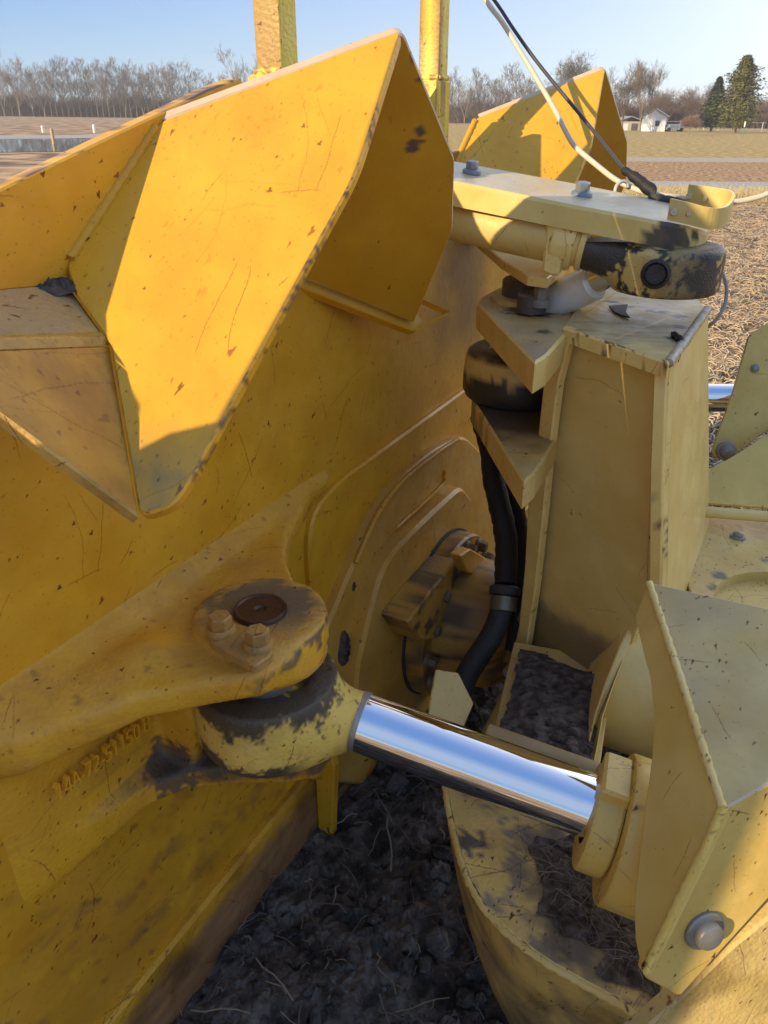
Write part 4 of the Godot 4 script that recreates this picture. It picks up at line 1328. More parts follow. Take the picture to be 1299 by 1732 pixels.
	lathe(pin, at, UP, [Vector2(0.041, -0.07), Vector2(0.041, 0.10), Vector2(0.033, 0.11), Vector2(0.033, 0.160), Vector2(0.031, 0.164), Vector2(0.029, 0.164), Vector2(0.027, 0.162), Vector2(0.008, 0.162), Vector2(0.006, 0.159), Vector2(0.0, 0.159)], 48, pc)
	var po := obj("hinge_pin", pin, M.steel, t)
	var lock := MB.new()
	var lk := func(p: Vector3, n: Vector3) -> Color:
		return YB.lerp(Color(0.2, 0.15, 0.1), 0.62 + 0.3 * fb(p, 30.0))
	var top_y := 0.747
	var lp0 := PackedVector3Array([Vector3(-0.1995, 0.769, -0.713), Vector3(-0.14, 0.769, -0.6645), Vector3(-0.1226, 0.769, -0.6882), Vector3(-0.1299, 0.769, -0.7242), Vector3(-0.1506, 0.769, -0.7356), Vector3(-0.1844, 0.769, -0.7521), Vector3(-0.205, 0.769, -0.7403)])
	plate(lock, rounded(lp0, 0.008), Vector3(0, 5, 0), 0.011, 0.002, 0.008, lk)
	obj("lock_plate", lock, M.casting, po)
	bolt(po, "bolt", Vector3(-0.1879, 0.769, -0.7299), UP, 0.0140, 0.022, lk, M.casting, 0.3, 1.25)
	bolt(po, "bolt", Vector3(-0.1409, 0.769, -0.702), UP, 0.0140, 0.022, lk, M.casting, 0.0, 1.25)

func build_marker_posts(t: Node3D) -> void:
	# two square tubes standing on the blade's top edge
	var lemon := Color(0.80, 0.63, 0.09)
	for k in 2:
		var l: float = [0.948, 1.424][k]
		var y0: float = [1.347, 1.355][k]
		var s := 0.0195
		var mb := MB.new()
		var col := func(p: Vector3, n: Vector3) -> Color:
			var c0 := lemon * (1.0 + 0.08 * fb(p, 20.0) + 0.05 * fine(p, 140.0))
			var rusty := smoothstep(0.05, 0.0, p.y - y0) * smoothstep(0.0, 0.25, fb(p, 60.0))
			if fine(p, 95.0) > 0.68: rusty = 0.7
			c0 = c0.lerp(RUST * 1.5, rusty * 0.8)
			c0.a = 1.0
			return c0
		var ring := PackedVector3Array()
		for q in [Vector2(-1, -1), Vector2(1, -1), Vector2(1, 1), Vector2(-1, 1)]: ring.append(bl(l + q.x * s, y0 + 1.6, q.y * s - 0.009))
		plate(mb, rounded(ring, 0.0028, 3), Vector3(0, 9, 0), 1.6, 0.001, 0.02, col)
		var post := obj("marker_post", mb, M.casting, t)
		var stub := MB.new()
		var w := 0.024
		var ring2 := PackedVector3Array()
		for q in [Vector2(-1.45, -1), Vector2(1, -1), Vector2(1, 1), Vector2(-1.45, 1)]: ring2.append(bl(l + q.x * w, y0 - 0.004, q.y * w - 0.009))
		plate(stub, rounded(ring2, 0.004, 3), Vector3(0, 9, 0), 0.115, 0.003, 0.008, col)
		if k == 0:
			for j in 26:
				var p := bl(l - 0.036 + rng.randf() * 0.055, y0 - 0.004 - rng.randf() * 0.02, rng.randf_range(-0.033, 0.016))
				lathe(stub, p, UP, [Vector2(0.010, -0.010), Vector2(0.009, 0.002), Vector2(0.005, 0.007), Vector2(0, 0.009)], 9, col)
		obj("post_base", stub, M.casting, post)
		var wb := MB.new()
		bead(wb, PackedVector3Array([bl(l - s, y0, s - 0.009), bl(l + s, y0, s - 0.009)]), 0.004, col)
		bead(wb, PackedVector3Array([bl(l - s, y0, -s - 0.009), bl(l - s, y0, s - 0.009)]), 0.005, col)
		obj("weld_bead", wb, M.casting, post)

func build_upper_eye(t: Node3D) -> void:
	# thick eye that sits between the tower's two lugs
	var at := LUG_PIN + Vector3(0, -0.135, 0)
	var col := func(p: Vector3, n: Vector3) -> Color:
		var h := p.y - at.y
		var k := GREASE * (1.0 + 0.35 * fb(p, 35.0))
		var band := smoothstep(0.002, 0.010, h + 0.016 * fb(p, 22.0)) * smoothstep(0.043, 0.034, h + 0.006 * fb(p, 30.0)) if n.y < 0.7 else 0.0
		if fb(p + Vector3(3, 3, 3), 30.0) > 0.42: band *= 0.2
		k = k.lerp(YF * Color(0.95, 0.92, 0.8), band)
		if n.y > 0.7: k = k.lerp(DUST * 0.7, 0.5 * smoothstep(0.06, 0.09, Vector2(p.x - at.x, p.z - at.z).length()))
		k.a = 1.0
		return k
	var e := MB.new()
	lathe(e, at, UP, [Vector2(0.0, -0.048), Vector2(0.088, -0.048), Vector2(0.098, -0.042), Vector2(0.103, -0.03), Vector2(0.103, -0.015), Vector2(0.1025, 0.0), Vector2(0.1015, 0.012), Vector2(0.1005, 0.022), Vector2(0.099, 0.032), Vector2(0.095, 0.041), Vector2(0.086, 0.047), Vector2(0.07, 0.048), Vector2(0.055, 0.047), Vector2(0.052, 0.042), Vector2(0.0, 0.042)], 120, col)
	obj("upper_eye", e, M.greasy_casting, t)
	var s := MB.new()
	lathe(s, at, UP, [Vector2(0.075, -0.072), Vector2(0.078, -0.066), Vector2(0.078, -0.05), Vector2(0.07, -0.046)], 60, flat(GREASE * 0.9))
	obj("eye_seal", s, M.rubber, t)

func build_ball_cap(t: Node3D) -> void:
	# bolted cap over the centre ball of the blade
	var o := Node3D.new()
	o.name = "ball_cap"
	t.add_child(o, true)
	var c0 := bl(1.375, 0.275, 0.066)
	var col := func(p: Vector3, n: Vector3) -> Color:
		var k: Color = paint(YB, 0.3).call(p, n)
		k = k.lerp(Color(0.33, 0.23, 0.10), 0.45)
		var g := smoothstep(-0.05, 0.12, fb(p, 12.0) + 0.2 * fine(p, 60.0) + 0.9 * (p.dot(BLADE_L) - 1.30) + 0.06)
		k = k.lerp(GREASE * 1.2, 0.85 * g)
		k.a = 1.0
		return k
	var fl := MB.new()
	var grim := func(p: Vector3, n: Vector3) -> Color: return (paint(YB * 0.9, 0.3).call(p, n) as Color).lerp(GREASE * 1.6, 0.25 + 0.6 * smoothstep(-0.1, 0.25, fb(p, 16.0)))
	lathe(fl, c0, BLADE_N, [Vector2(0.192, 0.0), Vector2(0.192, 0.040), Vector2(0.188, 0.045), Vector2(0.14, 0.045)], 72, grim)
	obj("cap_flange", fl, M.paint_worn, o)
	var dome := MB.new()
	lathe(dome, c0, BLADE_N, [Vector2(0.146, 0.044), Vector2(0.144, 0.10), Vector2(0.137, 0.15), Vector2(0.120, 0.175), Vector2(0.10, 0.19), Vector2(0.095, 0.17), Vector2(0.0, 0.165)], 72, col)
	obj("cap_dome", dome, M.greasy_casting, o)
	var b := basis_of(BLADE_N)
	for i in 14:
		var a := TAU * i / 14.0
		bolt(o, "bolt", c0 + (b.x * cos(a) + b.z * sin(a)) * 0.168 + BLADE_N * 0.045, BLADE_N, 0.0125, 0.024, func(p, n): return Color(0.17, 0.13, 0.075), M.casting, a, 1.4)
	var g2 := MB.new()
	lathe(g2, c0, BLADE_N, [Vector2(0.197, -0.002), Vector2(0.197, 0.006), Vector2(0.19, 0.006)], 60, flat(GREASE))
	obj("gasket", g2, M.rubber, o)
	var arm := MB.new()
	plate(arm, rounded(PackedVector3Array(PackedVector3Array([Vector3(0.0453, 0.445, -1.2034), Vector3(0.0921, 0.4565, -1.2915), Vector3(0.1532, 0.4587, -1.4064), Vector3(0.198, 0.4358, -1.4907), Vector3(0.2487, 0.3546, -1.586), Vector3(0.2782, 0.2718, -1.6414), Vector3(0.2046, 0.3344, -1.5032), Vector3(0.1558, 0.3476, -1.4112), Vector3(0.1253, 0.2947, -1.354), Vector3(0.074, 0.3591, -1.2575)])), 0.008, 3), bl(1.2, 0.6, 0.8), 0.058, 0.004, 0.009, col, col)
	obj("cap_arm", arm, M.greasy_casting, o)
	var lid := MB.new()
	plate(lid, rounded(PackedVector3Array(PackedVector3Array([Vector3(0.1543, 0.5005, -1.3553), Vector3(0.1818, 0.4873, -1.4069), Vector3(0.229, 0.4114, -1.4958), Vector3(0.2396, 0.3649, -1.5157), Vector3(0.2038, 0.3928, -1.4483), Vector3(0.1758, 0.4361, -1.3956)])), 0.006, 3), bl(1.2, 0.6, 0.8), 0.022, 0.003, 0.009, paint(YB, 0.5))
	obj("cap_tab", lid, M.paint_worn, o)

# ---------------------------------------------------------------- the push frame and its tower
const LUG_PIN := Vector3(0.2549, 0.995, -1.4358)
const SIDE_N := Vector3(-0.82, 0, 0.574)      # out of the tower's flank
func build_push_frame() -> void:
	var t := thing("push_frame", "dull yellow steel push frame with boxed tower, lugs and dirt-filled pocket", "bulldozer frame")
	var near := Vector3(-0.3, 1.2, 0.0)
	var yc := paint(YF, 0.25)
	var chip := edge_paint(YF * 1.05, 0.36)
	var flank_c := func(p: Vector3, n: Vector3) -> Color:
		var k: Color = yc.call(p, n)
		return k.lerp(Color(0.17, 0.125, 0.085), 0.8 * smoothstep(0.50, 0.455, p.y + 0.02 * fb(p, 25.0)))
	var flank := MB.new()
	plate(flank, PackedVector3Array(PackedVector3Array([Vector3(0.2931, 0.9904, -1.2298), Vector3(0.392, 0.9815, -1.0886), Vector3(0.4068, 0.8155, -1.0674), Vector3(0.4245, 0.6194, -1.0421), Vector3(0.4094, 0.4085, -1.0636), Vector3(0.2481, 0.2784, -1.2941), Vector3(0.2745, 0.4794, -1.2564), Vector3(0.2745, 0.6708, -1.2565), Vector3(0.2776, 0.7771, -1.252), Vector3(0.2812, 0.9069, -1.2468)])), near, 0.01, 0.001, 0.009, flank_c)
	obj("flank_panel", flank, M.paint_light, t)
	var rim := MB.new()
	plate(rim, PackedVector3Array(PackedVector3Array([Vector3(0.2783, 1.0029, -1.2055), Vector3(0.264, 0.9529, -1.2261), Vector3(0.2507, 0.9136, -1.245), Vector3(0.2618, 0.9004, -1.2291), Vector3(0.2607, 0.786, -1.2307), Vector3(0.2566, 0.7388, -1.2366), Vector3(0.2564, 0.6807, -1.2368), Vector3(0.2602, 0.548, -1.2314), Vector3(0.2599, 0.4137, -1.2318), Vector3(0.2505, 0.2868, -1.2453), Vector3(0.234, 0.1806, -1.2689), Vector3(0.213, 0.0779, -1.2988), Vector3(0.2346, 0.09, -1.268), Vector3(0.2514, 0.1704, -1.2441), Vector3(0.267, 0.276, -1.2218), Vector3(0.2761, 0.3955, -1.2088), Vector3(0.2794, 0.5137, -1.204), Vector3(0.2797, 0.6386, -1.2036), Vector3(0.2791, 0.7862, -1.2045), Vector3(0.2807, 0.9112, -1.2022), Vector3(0.2869, 0.9764, -1.1932), Vector3(0.2916, 0.9883, -1.1866), Vector3(0.3032, 0.99, -1.1701), Vector3(0.3727, 0.9833, -1.0707), Vector3(0.3786, 0.9772, -1.0623), Vector3(0.3803, 0.9616, -1.0598), Vector3(0.3922, 0.8267, -1.0429), Vector3(0.4083, 0.6448, -1.0199), Vector3(0.4239, 0.6527, -0.9976), Vector3(0.4056, 0.8354, -1.0237), Vector3(0.3926, 0.9942, -1.0423)])), near, 0.014, 0.003, 0.008, yc, chip)
	obj("flank_rim", rim, M.paint_worn, t)
	# plate that faces the blade: its edge is the rim, it runs away along the blade
	var fp := MB.new()
	var e0 := PackedVector3Array(PackedVector3Array([Vector3(0.2783, 1.0029, -1.2055), Vector3(0.264, 0.9529, -1.2261), Vector3(0.2507, 0.9136, -1.245), Vector3(0.2618, 0.9004, -1.2291), Vector3(0.2607, 0.786, -1.2307), Vector3(0.2566, 0.7388, -1.2366), Vector3(0.2564, 0.6807, -1.2368), Vector3(0.2602, 0.548, -1.2314), Vector3(0.2599, 0.4137, -1.2318), Vector3(0.2505, 0.2868, -1.2453), Vector3(0.234, 0.1806, -1.2689), Vector3(0.213, 0.0779, -1.2988)]))
	var e1 := PackedVector3Array()
	for i in e0.size():
		e0[i] = e0[i] - SIDE_N * 0.010
		e1.append(e0[i] + BLADE_L * 0.30 - SIDE_N * 0.02)
	strip(fp, e0, e1, 0.012, yc, false)
	face(fp, Vector3(-0.57, 0, -0.82))
	obj("front_plate", fp, M.paint_light, t)
	var rp := MB.new()
	plate(rp, PackedVector3Array(PackedVector3Array([Vector3(0.3897, 0.9959, -1.0394), Vector3(0.5711, 0.9936, -1.3745), Vector3(0.6287, 0.7824, -1.417), Vector3(0.708, 0.4895, -1.4749), Vector3(0.7577, 0.3661, -1.5293), Vector3(0.6739, 0.384, -1.3797), Vector3(0.425, 0.6494, -0.9994), Vector3(0.3996, 0.8413, -1.0107)])), Vector3(1.0, 1.3, 0.3), 0.016, 0.002, 0.014, yc, chip)
	obj("rear_plate", rp, M.paint_light, t)
	# top plate, rubbed and smeared with grease
	var topc := func(p: Vector3, n: Vector3) -> Color:
		var k: Color = paint(YF, 0.75).call(p, n)
		k = k.lerp(DUST * 1.1, 0.25)
		k = k.lerp(GREASE * 1.6, 0.8 * smoothstep(0.155, 0.10, p.distance_to(Vector3(0.5553, 1, -1.564)) + 0.04 * fb(p, 18.0)))
		for m in [[Vector3(0.4078, 1, -1.3551), 0.020], [Vector3(0.4053, 1, -1.3927), 0.012], [Vector3(0.4684, 1, -1.3106), 0.014], [Vector3(0.4505, 1, -1.3237), 0.010], [Vector3(0.4862, 1, -1.2809), 0.016], [Vector3(0.4622, 1, -1.21), 0.012], [Vector3(0.4329, 1, -1.1389), 0.014], [Vector3(0.433, 1, -1.1061), 0.008]]:
			k = k.lerp(Color(0.012, 0.011, 0.012), 0.97 * blot(p, m[0], m[1], 0.75))
		var sm := smoothstep(0.15, 0.5, fb(Vector3(p.x * 9.0, 0, p.z * 30.0), 1.0))
		return k.lerp(GREASE * 2.2, 0.35 * sm)
	var tp := MB.new()
	plate(tp, PackedVector3Array(PackedVector3Array([Vector3(0.2801, 1.002, -1.2094), Vector3(0.3825, 1.002, -1.0156), Vector3(0.5545, 1.002, -1.337), Vector3(0.5858, 1.002, -1.5189), Vector3(0.4331, 1.002, -1.6148), Vector3(0.3317, 1.002, -1.3461)])), Vector3(0, 9, 0), 0.022, 0.003, 0.006, topc, edge_paint(YF * 1.1, 0.5))
	obj("top_plate", tp, M.paint_worn, t)
	var tw := MB.new()
	bead(tw, PackedVector3Array([Vector3(0.3868, 0.998, -1.0264), Vector3(0.5603, 0.998, -1.3504)]), 0.007, func(p, n): return Color(0.5, 0.44, 0.36) * (0.85 + 0.4 * fb(p, 60.0)))
	obj("weld_bead", tw, M.casting, t)
	# a shred of black tape hanging over the edge
	var sh := MB.new()
	plate(sh, PackedVector3Array(PackedVector3Array([Vector3(0.386, 1.006, -1.3416), Vector3(0.4224, 1.006, -1.3555), Vector3(0.4021, 1.006, -1.2972), Vector3(0.3993, 1.006, -1.2594), Vector3(0.3893, 1.006, -1.2718), Vector3(0.3844, 1.006, -1.2972)])), Vector3(0, 9, 0), 0.002, 0.0003, 0.01, flat(Color(0.012, 0.011, 0.012)))
	tag(obj("tape_shred", sh, M.rubber, t), "torn black scrap on the tower top")
	var sh2 := MB.new()
	tube(sh2, spline(PackedVector3Array([Vector3(0.4367, 1.004, -1.1684), Vector3(0.4328, 1.006, -1.1261), Vector3(0.4357, 1, -1.119), Vector3(0.4335, 1, -1.1125) - Vector3(0, 0.012, 0), Vector3(0.4344, 1, -1.1125) - Vector3(0.002, 0.026, 0)]), 4), [0.0012, 0.003, 0.0055, 0.004, 0.006, 0.007, 0.004, 0.005, 0.007, 0.006, 0.003, 0.004, 0.0022, 0.0018, 0.0016, 0.0012, 0.0008], 7, flat(Color(0.012, 0.011, 0.012)))
	tag(obj("tape_shred", sh2, M.rubber, t), "black shred hanging over the tower's top corner")
	# the two lugs that hold the blade's upper eye
	var lugc := func(p: Vector3, n: Vector3) -> Color:
		var k: Color = paint(YF, 0.6).call(p, n)
		if n.y > 0.5:
			k = k.lerp(Color(0.40, 0.30, 0.18), 0.35 + 0.25 * fb(p, 12.0))
			k = k.lerp(GREASE * 1.3, 0.9 * blot(p, LUG_PIN + Vector3(0.01, 0, 0.07), 0.05, 0.9))
			k = k.lerp(GREASE * 1.4, 0.8 * blot(p, Vector3(0.2925, 0.995, -1.3777), 0.02, 0.8))
			k = k.lerp(Color(0.02, 0.02, 0.02), 0.8 * blot(p, Vector3(0.2518, 0.995, -1.2076), 0.012, 0.5))
			k = k.lerp(Color(0.26, 0.23, 0.22), 0.6 * smoothstep(0.1, 0.03, p.distance_to(Vector3(0.2144, 0.995, -1.0775)) + 0.03 * fb(p, 30.0)))
		return k
	var low_lug := func(p: Vector3, n: Vector3) -> Color:
		var k: Color = paint(YF, 0.6).call(p, n)
		if n.y > 0.5: k = k.lerp(GREASE * 1.5, 0.92 * smoothstep(0.30, 0.16, p.distance_to(LUG_PIN - Vector3(0, 0.18, 0)) + 0.05 * fb(p, 15.0)))
		elif p.z < -1.25: k = k.lerp(GREASE, 0.7 * smoothstep(-0.1, 0.2, fb(p, 20.0) + 1.2 * (-1.3 - p.z)))
		return k
	for k in 2:
		var dy: float = [0.0, -0.182][k]
		var lug := MB.new()
		var pts := PackedVector3Array(PackedVector3Array([Vector3(0.1683, 0.995, -1.4159), Vector3(0.1787, 0.995, -1.4613), Vector3(0.2178, 0.995, -1.543), Vector3(0.2734, 0.995, -1.6271), Vector3(0.4373, 0.995, -1.679), Vector3(0.4003, 0.995, -1.477), Vector3(0.3063, 0.995, -1.2494), Vector3(0.232, 0.995, -1.0775), Vector3(0.2082, 0.995, -1.0423)]))
		for i in pts.size(): pts[i].y += dy
		plate(lug, pts, Vector3(0, 9, 0), 0.046, 0.004, 0.007, lugc if k == 0 else low_lug, edge_paint(YF * 0.95, 0.2) if k == 0 else low_lug)
		obj("lug", lug, M.paint_worn, t)
	# corner gusset under the lower lug
	var cg := MB.new()
	lathe(cg, Vector3(0.2551, 0.7125, -1.2388), UP, [Vector2(0.0, 0.022), Vector2(0.014, 0.018), Vector2(0.018, 0.0), Vector2(0.012, -0.02), Vector2(0.0, -0.024)], 14, yc)
	obj("weld_lump", cg, M.casting, t)
	# pin through the lugs, with its cap, bolt and grease nipple
	var pinc := func(p: Vector3, n: Vector3) -> Color: return (GREASE * (1.9 + 0.8 * fb(p, 50.0))).lerp(DUST, 0.18 * maxf(n.y, 0.0))
	var pn := MB.new()
	var pat := LUG_PIN
	lathe(pn, pat, UP, [Vector2(0.062, 0.0), Vector2(0.060, 0.007), Vector2(0.04, 0.010), Vector2(0.04, 0.010)], 40, func(p, n): return YF.lerp(GREASE * 2.0, 0.35 + 0.4 * fb(p, 30.0)))
	var pino := obj("lug_pin", pn, M.greasy_casting, t)
	var pcap := MB.new()
	lathe(pcap, pat, UP, [Vector2(0.040, 0.008), Vector2(0.040, 0.036), Vector2(0.036, 0.040), Vector2(0.0, 0.040)], 36, pinc)
	obj("pin_cap", pcap, M.greasy_casting, pino)
	var arm := MB.new()
	lathe(arm, Vector3(0.2509, 1.005, -1.328), UP, [Vector2(0.028, -0.006), Vector2(0.028, 0.022), Vector2(0.024, 0.026), Vector2(0.0, 0.026)], 6, pinc)
	obj("keeper", arm, M.greasy_casting, pino)
	var nip := MB.new()
	lathe(nip, pat + Vector3(0, 0.04, 0), UP, [Vector2(0.010, 0.0), Vector2(0.010, 0.017), Vector2(0.008, 0.020), Vector2(0.0, 0.020)], 12, flat(Color(0.02, 0.02, 0.025)))
	obj("grease_nipple", nip, M.rubber, pino)
	bolt(pino, "bolt", Vector3(0.2609, 1.015, -1.305), UP, 0.0125, 0.030, func(p, n): return Color(0.22, 0.2, 0.17), M.casting, 0.4, 1.2)
	# pocket floor with its packed dirt, front lip, and the plate on its far side
	var fl := MB.new()
	plate(fl, PackedVector3Array(PackedVector3Array([Vector3(0.2498, 0.4, -1.2028), Vector3(0.428, 0.4, -1.1487), Vector3(0.3205, 0.4, -0.8442), Vector3(0.1634, 0.4, -0.8676), Vector3(0.1791, 0.4, -0.9565)])), Vector3(0, 9, 0), 0.02, 0.002, 0.03, yc)
	obj("pocket_floor", fl, M.paint_worn, t)
	var dirt := MB.new()
	dirt_sheet(dirt, PackedVector3Array(PackedVector3Array([Vector3(0.251, 0.425, -1.1515), Vector3(0.2773, 0.425, -1.1462), Vector3(0.3273, 0.425, -1.1), Vector3(0.3656, 0.425, -1.0836), Vector3(0.4061, 0.425, -1.095), Vector3(0.3726, 0.425, -1.0287), Vector3(0.3346, 0.425, -0.9299), Vector3(0.3094, 0.425, -0.8552), Vector3(0.2579, 0.425, -0.8552), Vector3(0.1723, 0.425, -0.894), Vector3(0.1815, 0.425, -0.9365), Vector3(0.2177, 0.425, -1.0287)])), 0.008, 0.016, 3)
	tag(obj("packed_dirt", dirt, M.dirt, t), "dark crumbly dirt packed in the tower's pocket")
	var lip := MB.new()
	var lipc := func(p: Vector3, n: Vector3) -> Color: return (paint(YF * 0.95, 0.5).call(p, n) as Color).lerp(Color(0.34, 0.26, 0.17), 0.5)
	tube(lip, PackedVector3Array([Vector3(0.165, 0.43, -0.9272), Vector3(0.3186, 0.43, -0.8445)]), 0.013, 14, lipc)
	obj("pocket_lip", lip, M.paint_light, t)
	var far := MB.new()
	plate(far, PackedVector3Array(PackedVector3Array([Vector3(0.414, 0.5342, -1.0677), Vector3(0.395, 0.5138, -1.0459), Vector3(0.3641, 0.4757, -0.9981), Vector3(0.3385, 0.4491, -0.9506), Vector3(0.3187, 0.4195, -0.9072), Vector3(0.3098, 0.4033, -0.8764), Vector3(0.3225, 0.4017, -0.8755), Vector3(0.3353, 0.4195, -0.9072), Vector3(0.3508, 0.4433, -0.9476), Vector3(0.3777, 0.4714, -0.9959), Vector3(0.4068, 0.505, -1.0414), Vector3(0.4219, 0.5271, -1.064)])), Vector3(0, 1.3, 0), 0.12, 0.002, 0.01, yc, chip)
	obj("pocket_side", far, M.paint_light, t)
	var tubec := MB.new()
	lathe(tubec, Vector3(0.4394, 0.3878, -1.1046), Vector3(0.9422, -0.2163, 0.2559), [Vector2(0.10, -0.06), Vector2(0.125, -0.055), Vector2(0.125, 0.4), Vector2(0.0, 0.4)], 48, yc)
	obj("cross_tube", tubec, M.paint_light, t)
	# small plate in front of the ball cap
	var tab := MB.new()
	plate(tab, rounded(PackedVector3Array(PackedVector3Array([Vector3(0.089, 0.4496, -1.0578), Vector3(0.1276, 0.4442, -1.055), Vector3(0.1517, 0.4108, -1.0153), Vector3(0.1396, 0.3955, -0.9961), Vector3(0.1287, 0.3806, -0.9771), Vector3(0.075, 0.3955, -0.9961), Vector3(0.0776, 0.4153, -1.0176)])), 0.003, 2), near, 0.014, 0.002, 0.008, yc, chip)
	obj("frame_tab", tab, M.paint_worn, t)
	# the nose of the frame arm in front: a rounded box with a worn top
	var ring := PackedVector3Array(PackedVector3Array([Vector3(0.0971, 0.345, -0.9019), Vector3(0.0988, 0.345, -0.8602), Vector3(0.1027, 0.345, -0.8154), Vector3(0.1084, 0.345, -0.7685), Vector3(0.1179, 0.345, -0.7248), Vector3(0.1328, 0.345, -0.6884), Vector3(0.1537, 0.345, -0.6583), Vector3(0.1791, 0.345, -0.6313), Vector3(0.2095, 0.345, -0.6063), Vector3(0.2484, 0.345, -0.5809), Vector3(0.2919, 0.345, -0.5539), Vector3(0.315, 0.345, -0.5362), Vector3(0.343, 0.345, -0.5623), Vector3(0.3627, 0.345, -0.6297), Vector3(0.3856, 0.345, -0.7342), Vector3(0.3873, 0.345, -0.8958), Vector3(0.3036, 0.345, -0.9464), Vector3(0.1988, 0.345, -0.9663)]))
	var nosec := func(p: Vector3, n: Vector3) -> Color:
		var k: Color = paint(YF * Color(1, 0.93, 0.75), 0.3).call(p, n)
		if n.y > 0.5:
			k = k.lerp(Color(0.2, 0.17, 0.16), 0.8 * smoothstep(0.16, 0.34, fb(p, 11.0) + 0.25 * fine(p, 70.0)))
			for m in [Vector3(0.2173, 0.345, -0.7837), Vector3(0.218, 0.345, -0.7155), Vector3(0.2218, 0.345, -0.671), Vector3(0.2462, 0.345, -0.6377), Vector3(0.2674, 0.345, -0.5987), Vector3(0.2463, 0.345, -0.7994)]:
				k = k.lerp(Color(0.15, 0.115, 0.085), 0.75 * smoothstep(0.045, 0.012, p.distance_to(m) + 0.02 * fb(p, 40.0)))
			k = k.lerp(Color(0.11, 0.085, 0.085), 0.95 * blot(p, Vector3(0.125, 0.345, -0.7889), 0.022, 0.8))
		else:
			var sc := smoothstep(-0.25, 0.4, fb(p, 9.0) + 0.4 * fine(Vector3(p.x, p.y * 0.15, p.z), 120.0) + (0.30 - p.y) * 2.0)
			k = k.lerp(Color(0.25, 0.19, 0.12), 0.7 * sc)
			if fine(p, 80.0) > 0.55: k = k.lerp(Color(0.12, 0.09, 0.08), 0.6)
		return k
	var nose := MB.new()
	plate(nose, ring, Vector3(0, 9, 0), 0.012, 0.005, 0.008, nosec, edge_paint(YF, 0.55))
	obj("nose_top", nose, M.paint_heavy, t)
	var wall := MB.new()
	var mid := Vector3(0.2908, 0.345, -0.6625)
	var prev := PackedVector3Array()
	for p in ring: prev.append(p + Vector3(0, -0.010, 0))
	for j in 14:
		var nxt := PackedVector3Array()
		var f := (j + 1) / 14.0
		for i in ring.size():
			var q := ring[i].lerp(Vector3(mid.x, ring[i].y, mid.z), 0.30 * f * f + 0.05 * f)
			nxt.append(q + Vector3(0, -0.010 - 0.25 * f, 0))
		smooth_ring(wall, prev, nxt, mid, nosec)
		prev = nxt
	obj("nose_wall", wall, M.paint_heavy, t)
	var nb := MB.new()
	var nbp := PackedVector3Array()
	for i in range(0, 12): nbp.append(ring[i] + (mid - ring[i]).normalized() * 0.002 + Vector3(0, -0.006, 0))
	bead(nb, nbp, 0.0055, edge_paint(YF * 0.95, 0.4))
	obj("weld_bead", nb, M.casting, t)
	var nd := MB.new()
	dirt_sheet(nd, PackedVector3Array(PackedVector3Array([Vector3(0.2115, 0.35, -0.7776), Vector3(0.2237, 0.35, -0.7984), Vector3(0.2531, 0.35, -0.7921), Vector3(0.2966, 0.35, -0.8111), Vector3(0.3571, 0.35, -0.79), Vector3(0.3596, 0.35, -0.659), Vector3(0.3355, 0.35, -0.5594), Vector3(0.3152, 0.35, -0.575), Vector3(0.2842, 0.35, -0.5808), Vector3(0.2623, 0.35, -0.5956), Vector3(0.2802, 0.35, -0.617), Vector3(0.2567, 0.35, -0.636), Vector3(0.2297, 0.35, -0.6425), Vector3(0.2203, 0.35, -0.6658), Vector3(0.2025, 0.35, -0.6761), Vector3(0.22, 0.35, -0.6981), Vector3(0.2194, 0.35, -0.7399)])), 0.005, 0.013, 8)
	tag(obj("packed_dirt", nd, M.dirt, t), "dark dirt and straw lying on the frame nose under the chrome rod")

func smooth_ring(mb: MB, a: PackedVector3Array, b: PackedVector3Array, mid: Vector3, col: Callable) -> void:
	var k := a.size()
	var ia := []
	var ib := []
	var fa := PackedVector3Array()
	var fbk := PackedVector3Array()
	var nm := PackedVector3Array()
	for i in k:
		var steps := maxi(1, int(a[i].distance_to(a[(i + 1) % k]) / 0.014))
		var n0 := -(a[(i + 1) % k] - a[(i + k - 1) % k]).cross(UP).normalized()
		var n1 := -(a[(i + 2) % k] - a[i]).cross(UP).normalized()
		for s in steps:
			var f := float(s) / steps
			fa.append(a[i].lerp(a[(i + 1) % k], f))
			fbk.append(b[i].lerp(b[(i + 1) % k], f))
			var n := n0.lerp(n1, f).normalized()
			if n.dot(fa[fa.size() - 1] - mid) < 0.0: n = -n
			nm.append((n - UP * 0.35).normalized())
	for i in fa.size():
		ia.append(mb.vert(fa[i], nm[i], col.call(fa[i], nm[i])))
		ib.append(mb.vert(fbk[i], nm[i], col.call(fbk[i], nm[i])))
	for i in fa.size():
		var j := (i + 1) % fa.size()
		mb.tri(ia[i], ia[j], ib[j])
		mb.tri(ia[i], ib[j], ib[i])

func ragged(pts: PackedVector3Array) -> PackedVector3Array:
	var out := PackedVector3Array()
	for i in pts.size():
		var a := pts[i]
		var b := pts[(i + 1) % pts.size()]
		var n := maxi(1, int(a.distance_to(b) / 0.007))
		for s in n:
			var p := a.lerp(b, float(s) / n)
			out.append(p + Vector3(fb(p, 30.0), 0, fb(p + Vector3(7, 0, 0), 30.0)) * 0.008 + Vector3(fine(p, 130.0), 0, fine(p + Vector3(0, 3, 0), 130.0)) * 0.003)
	return out

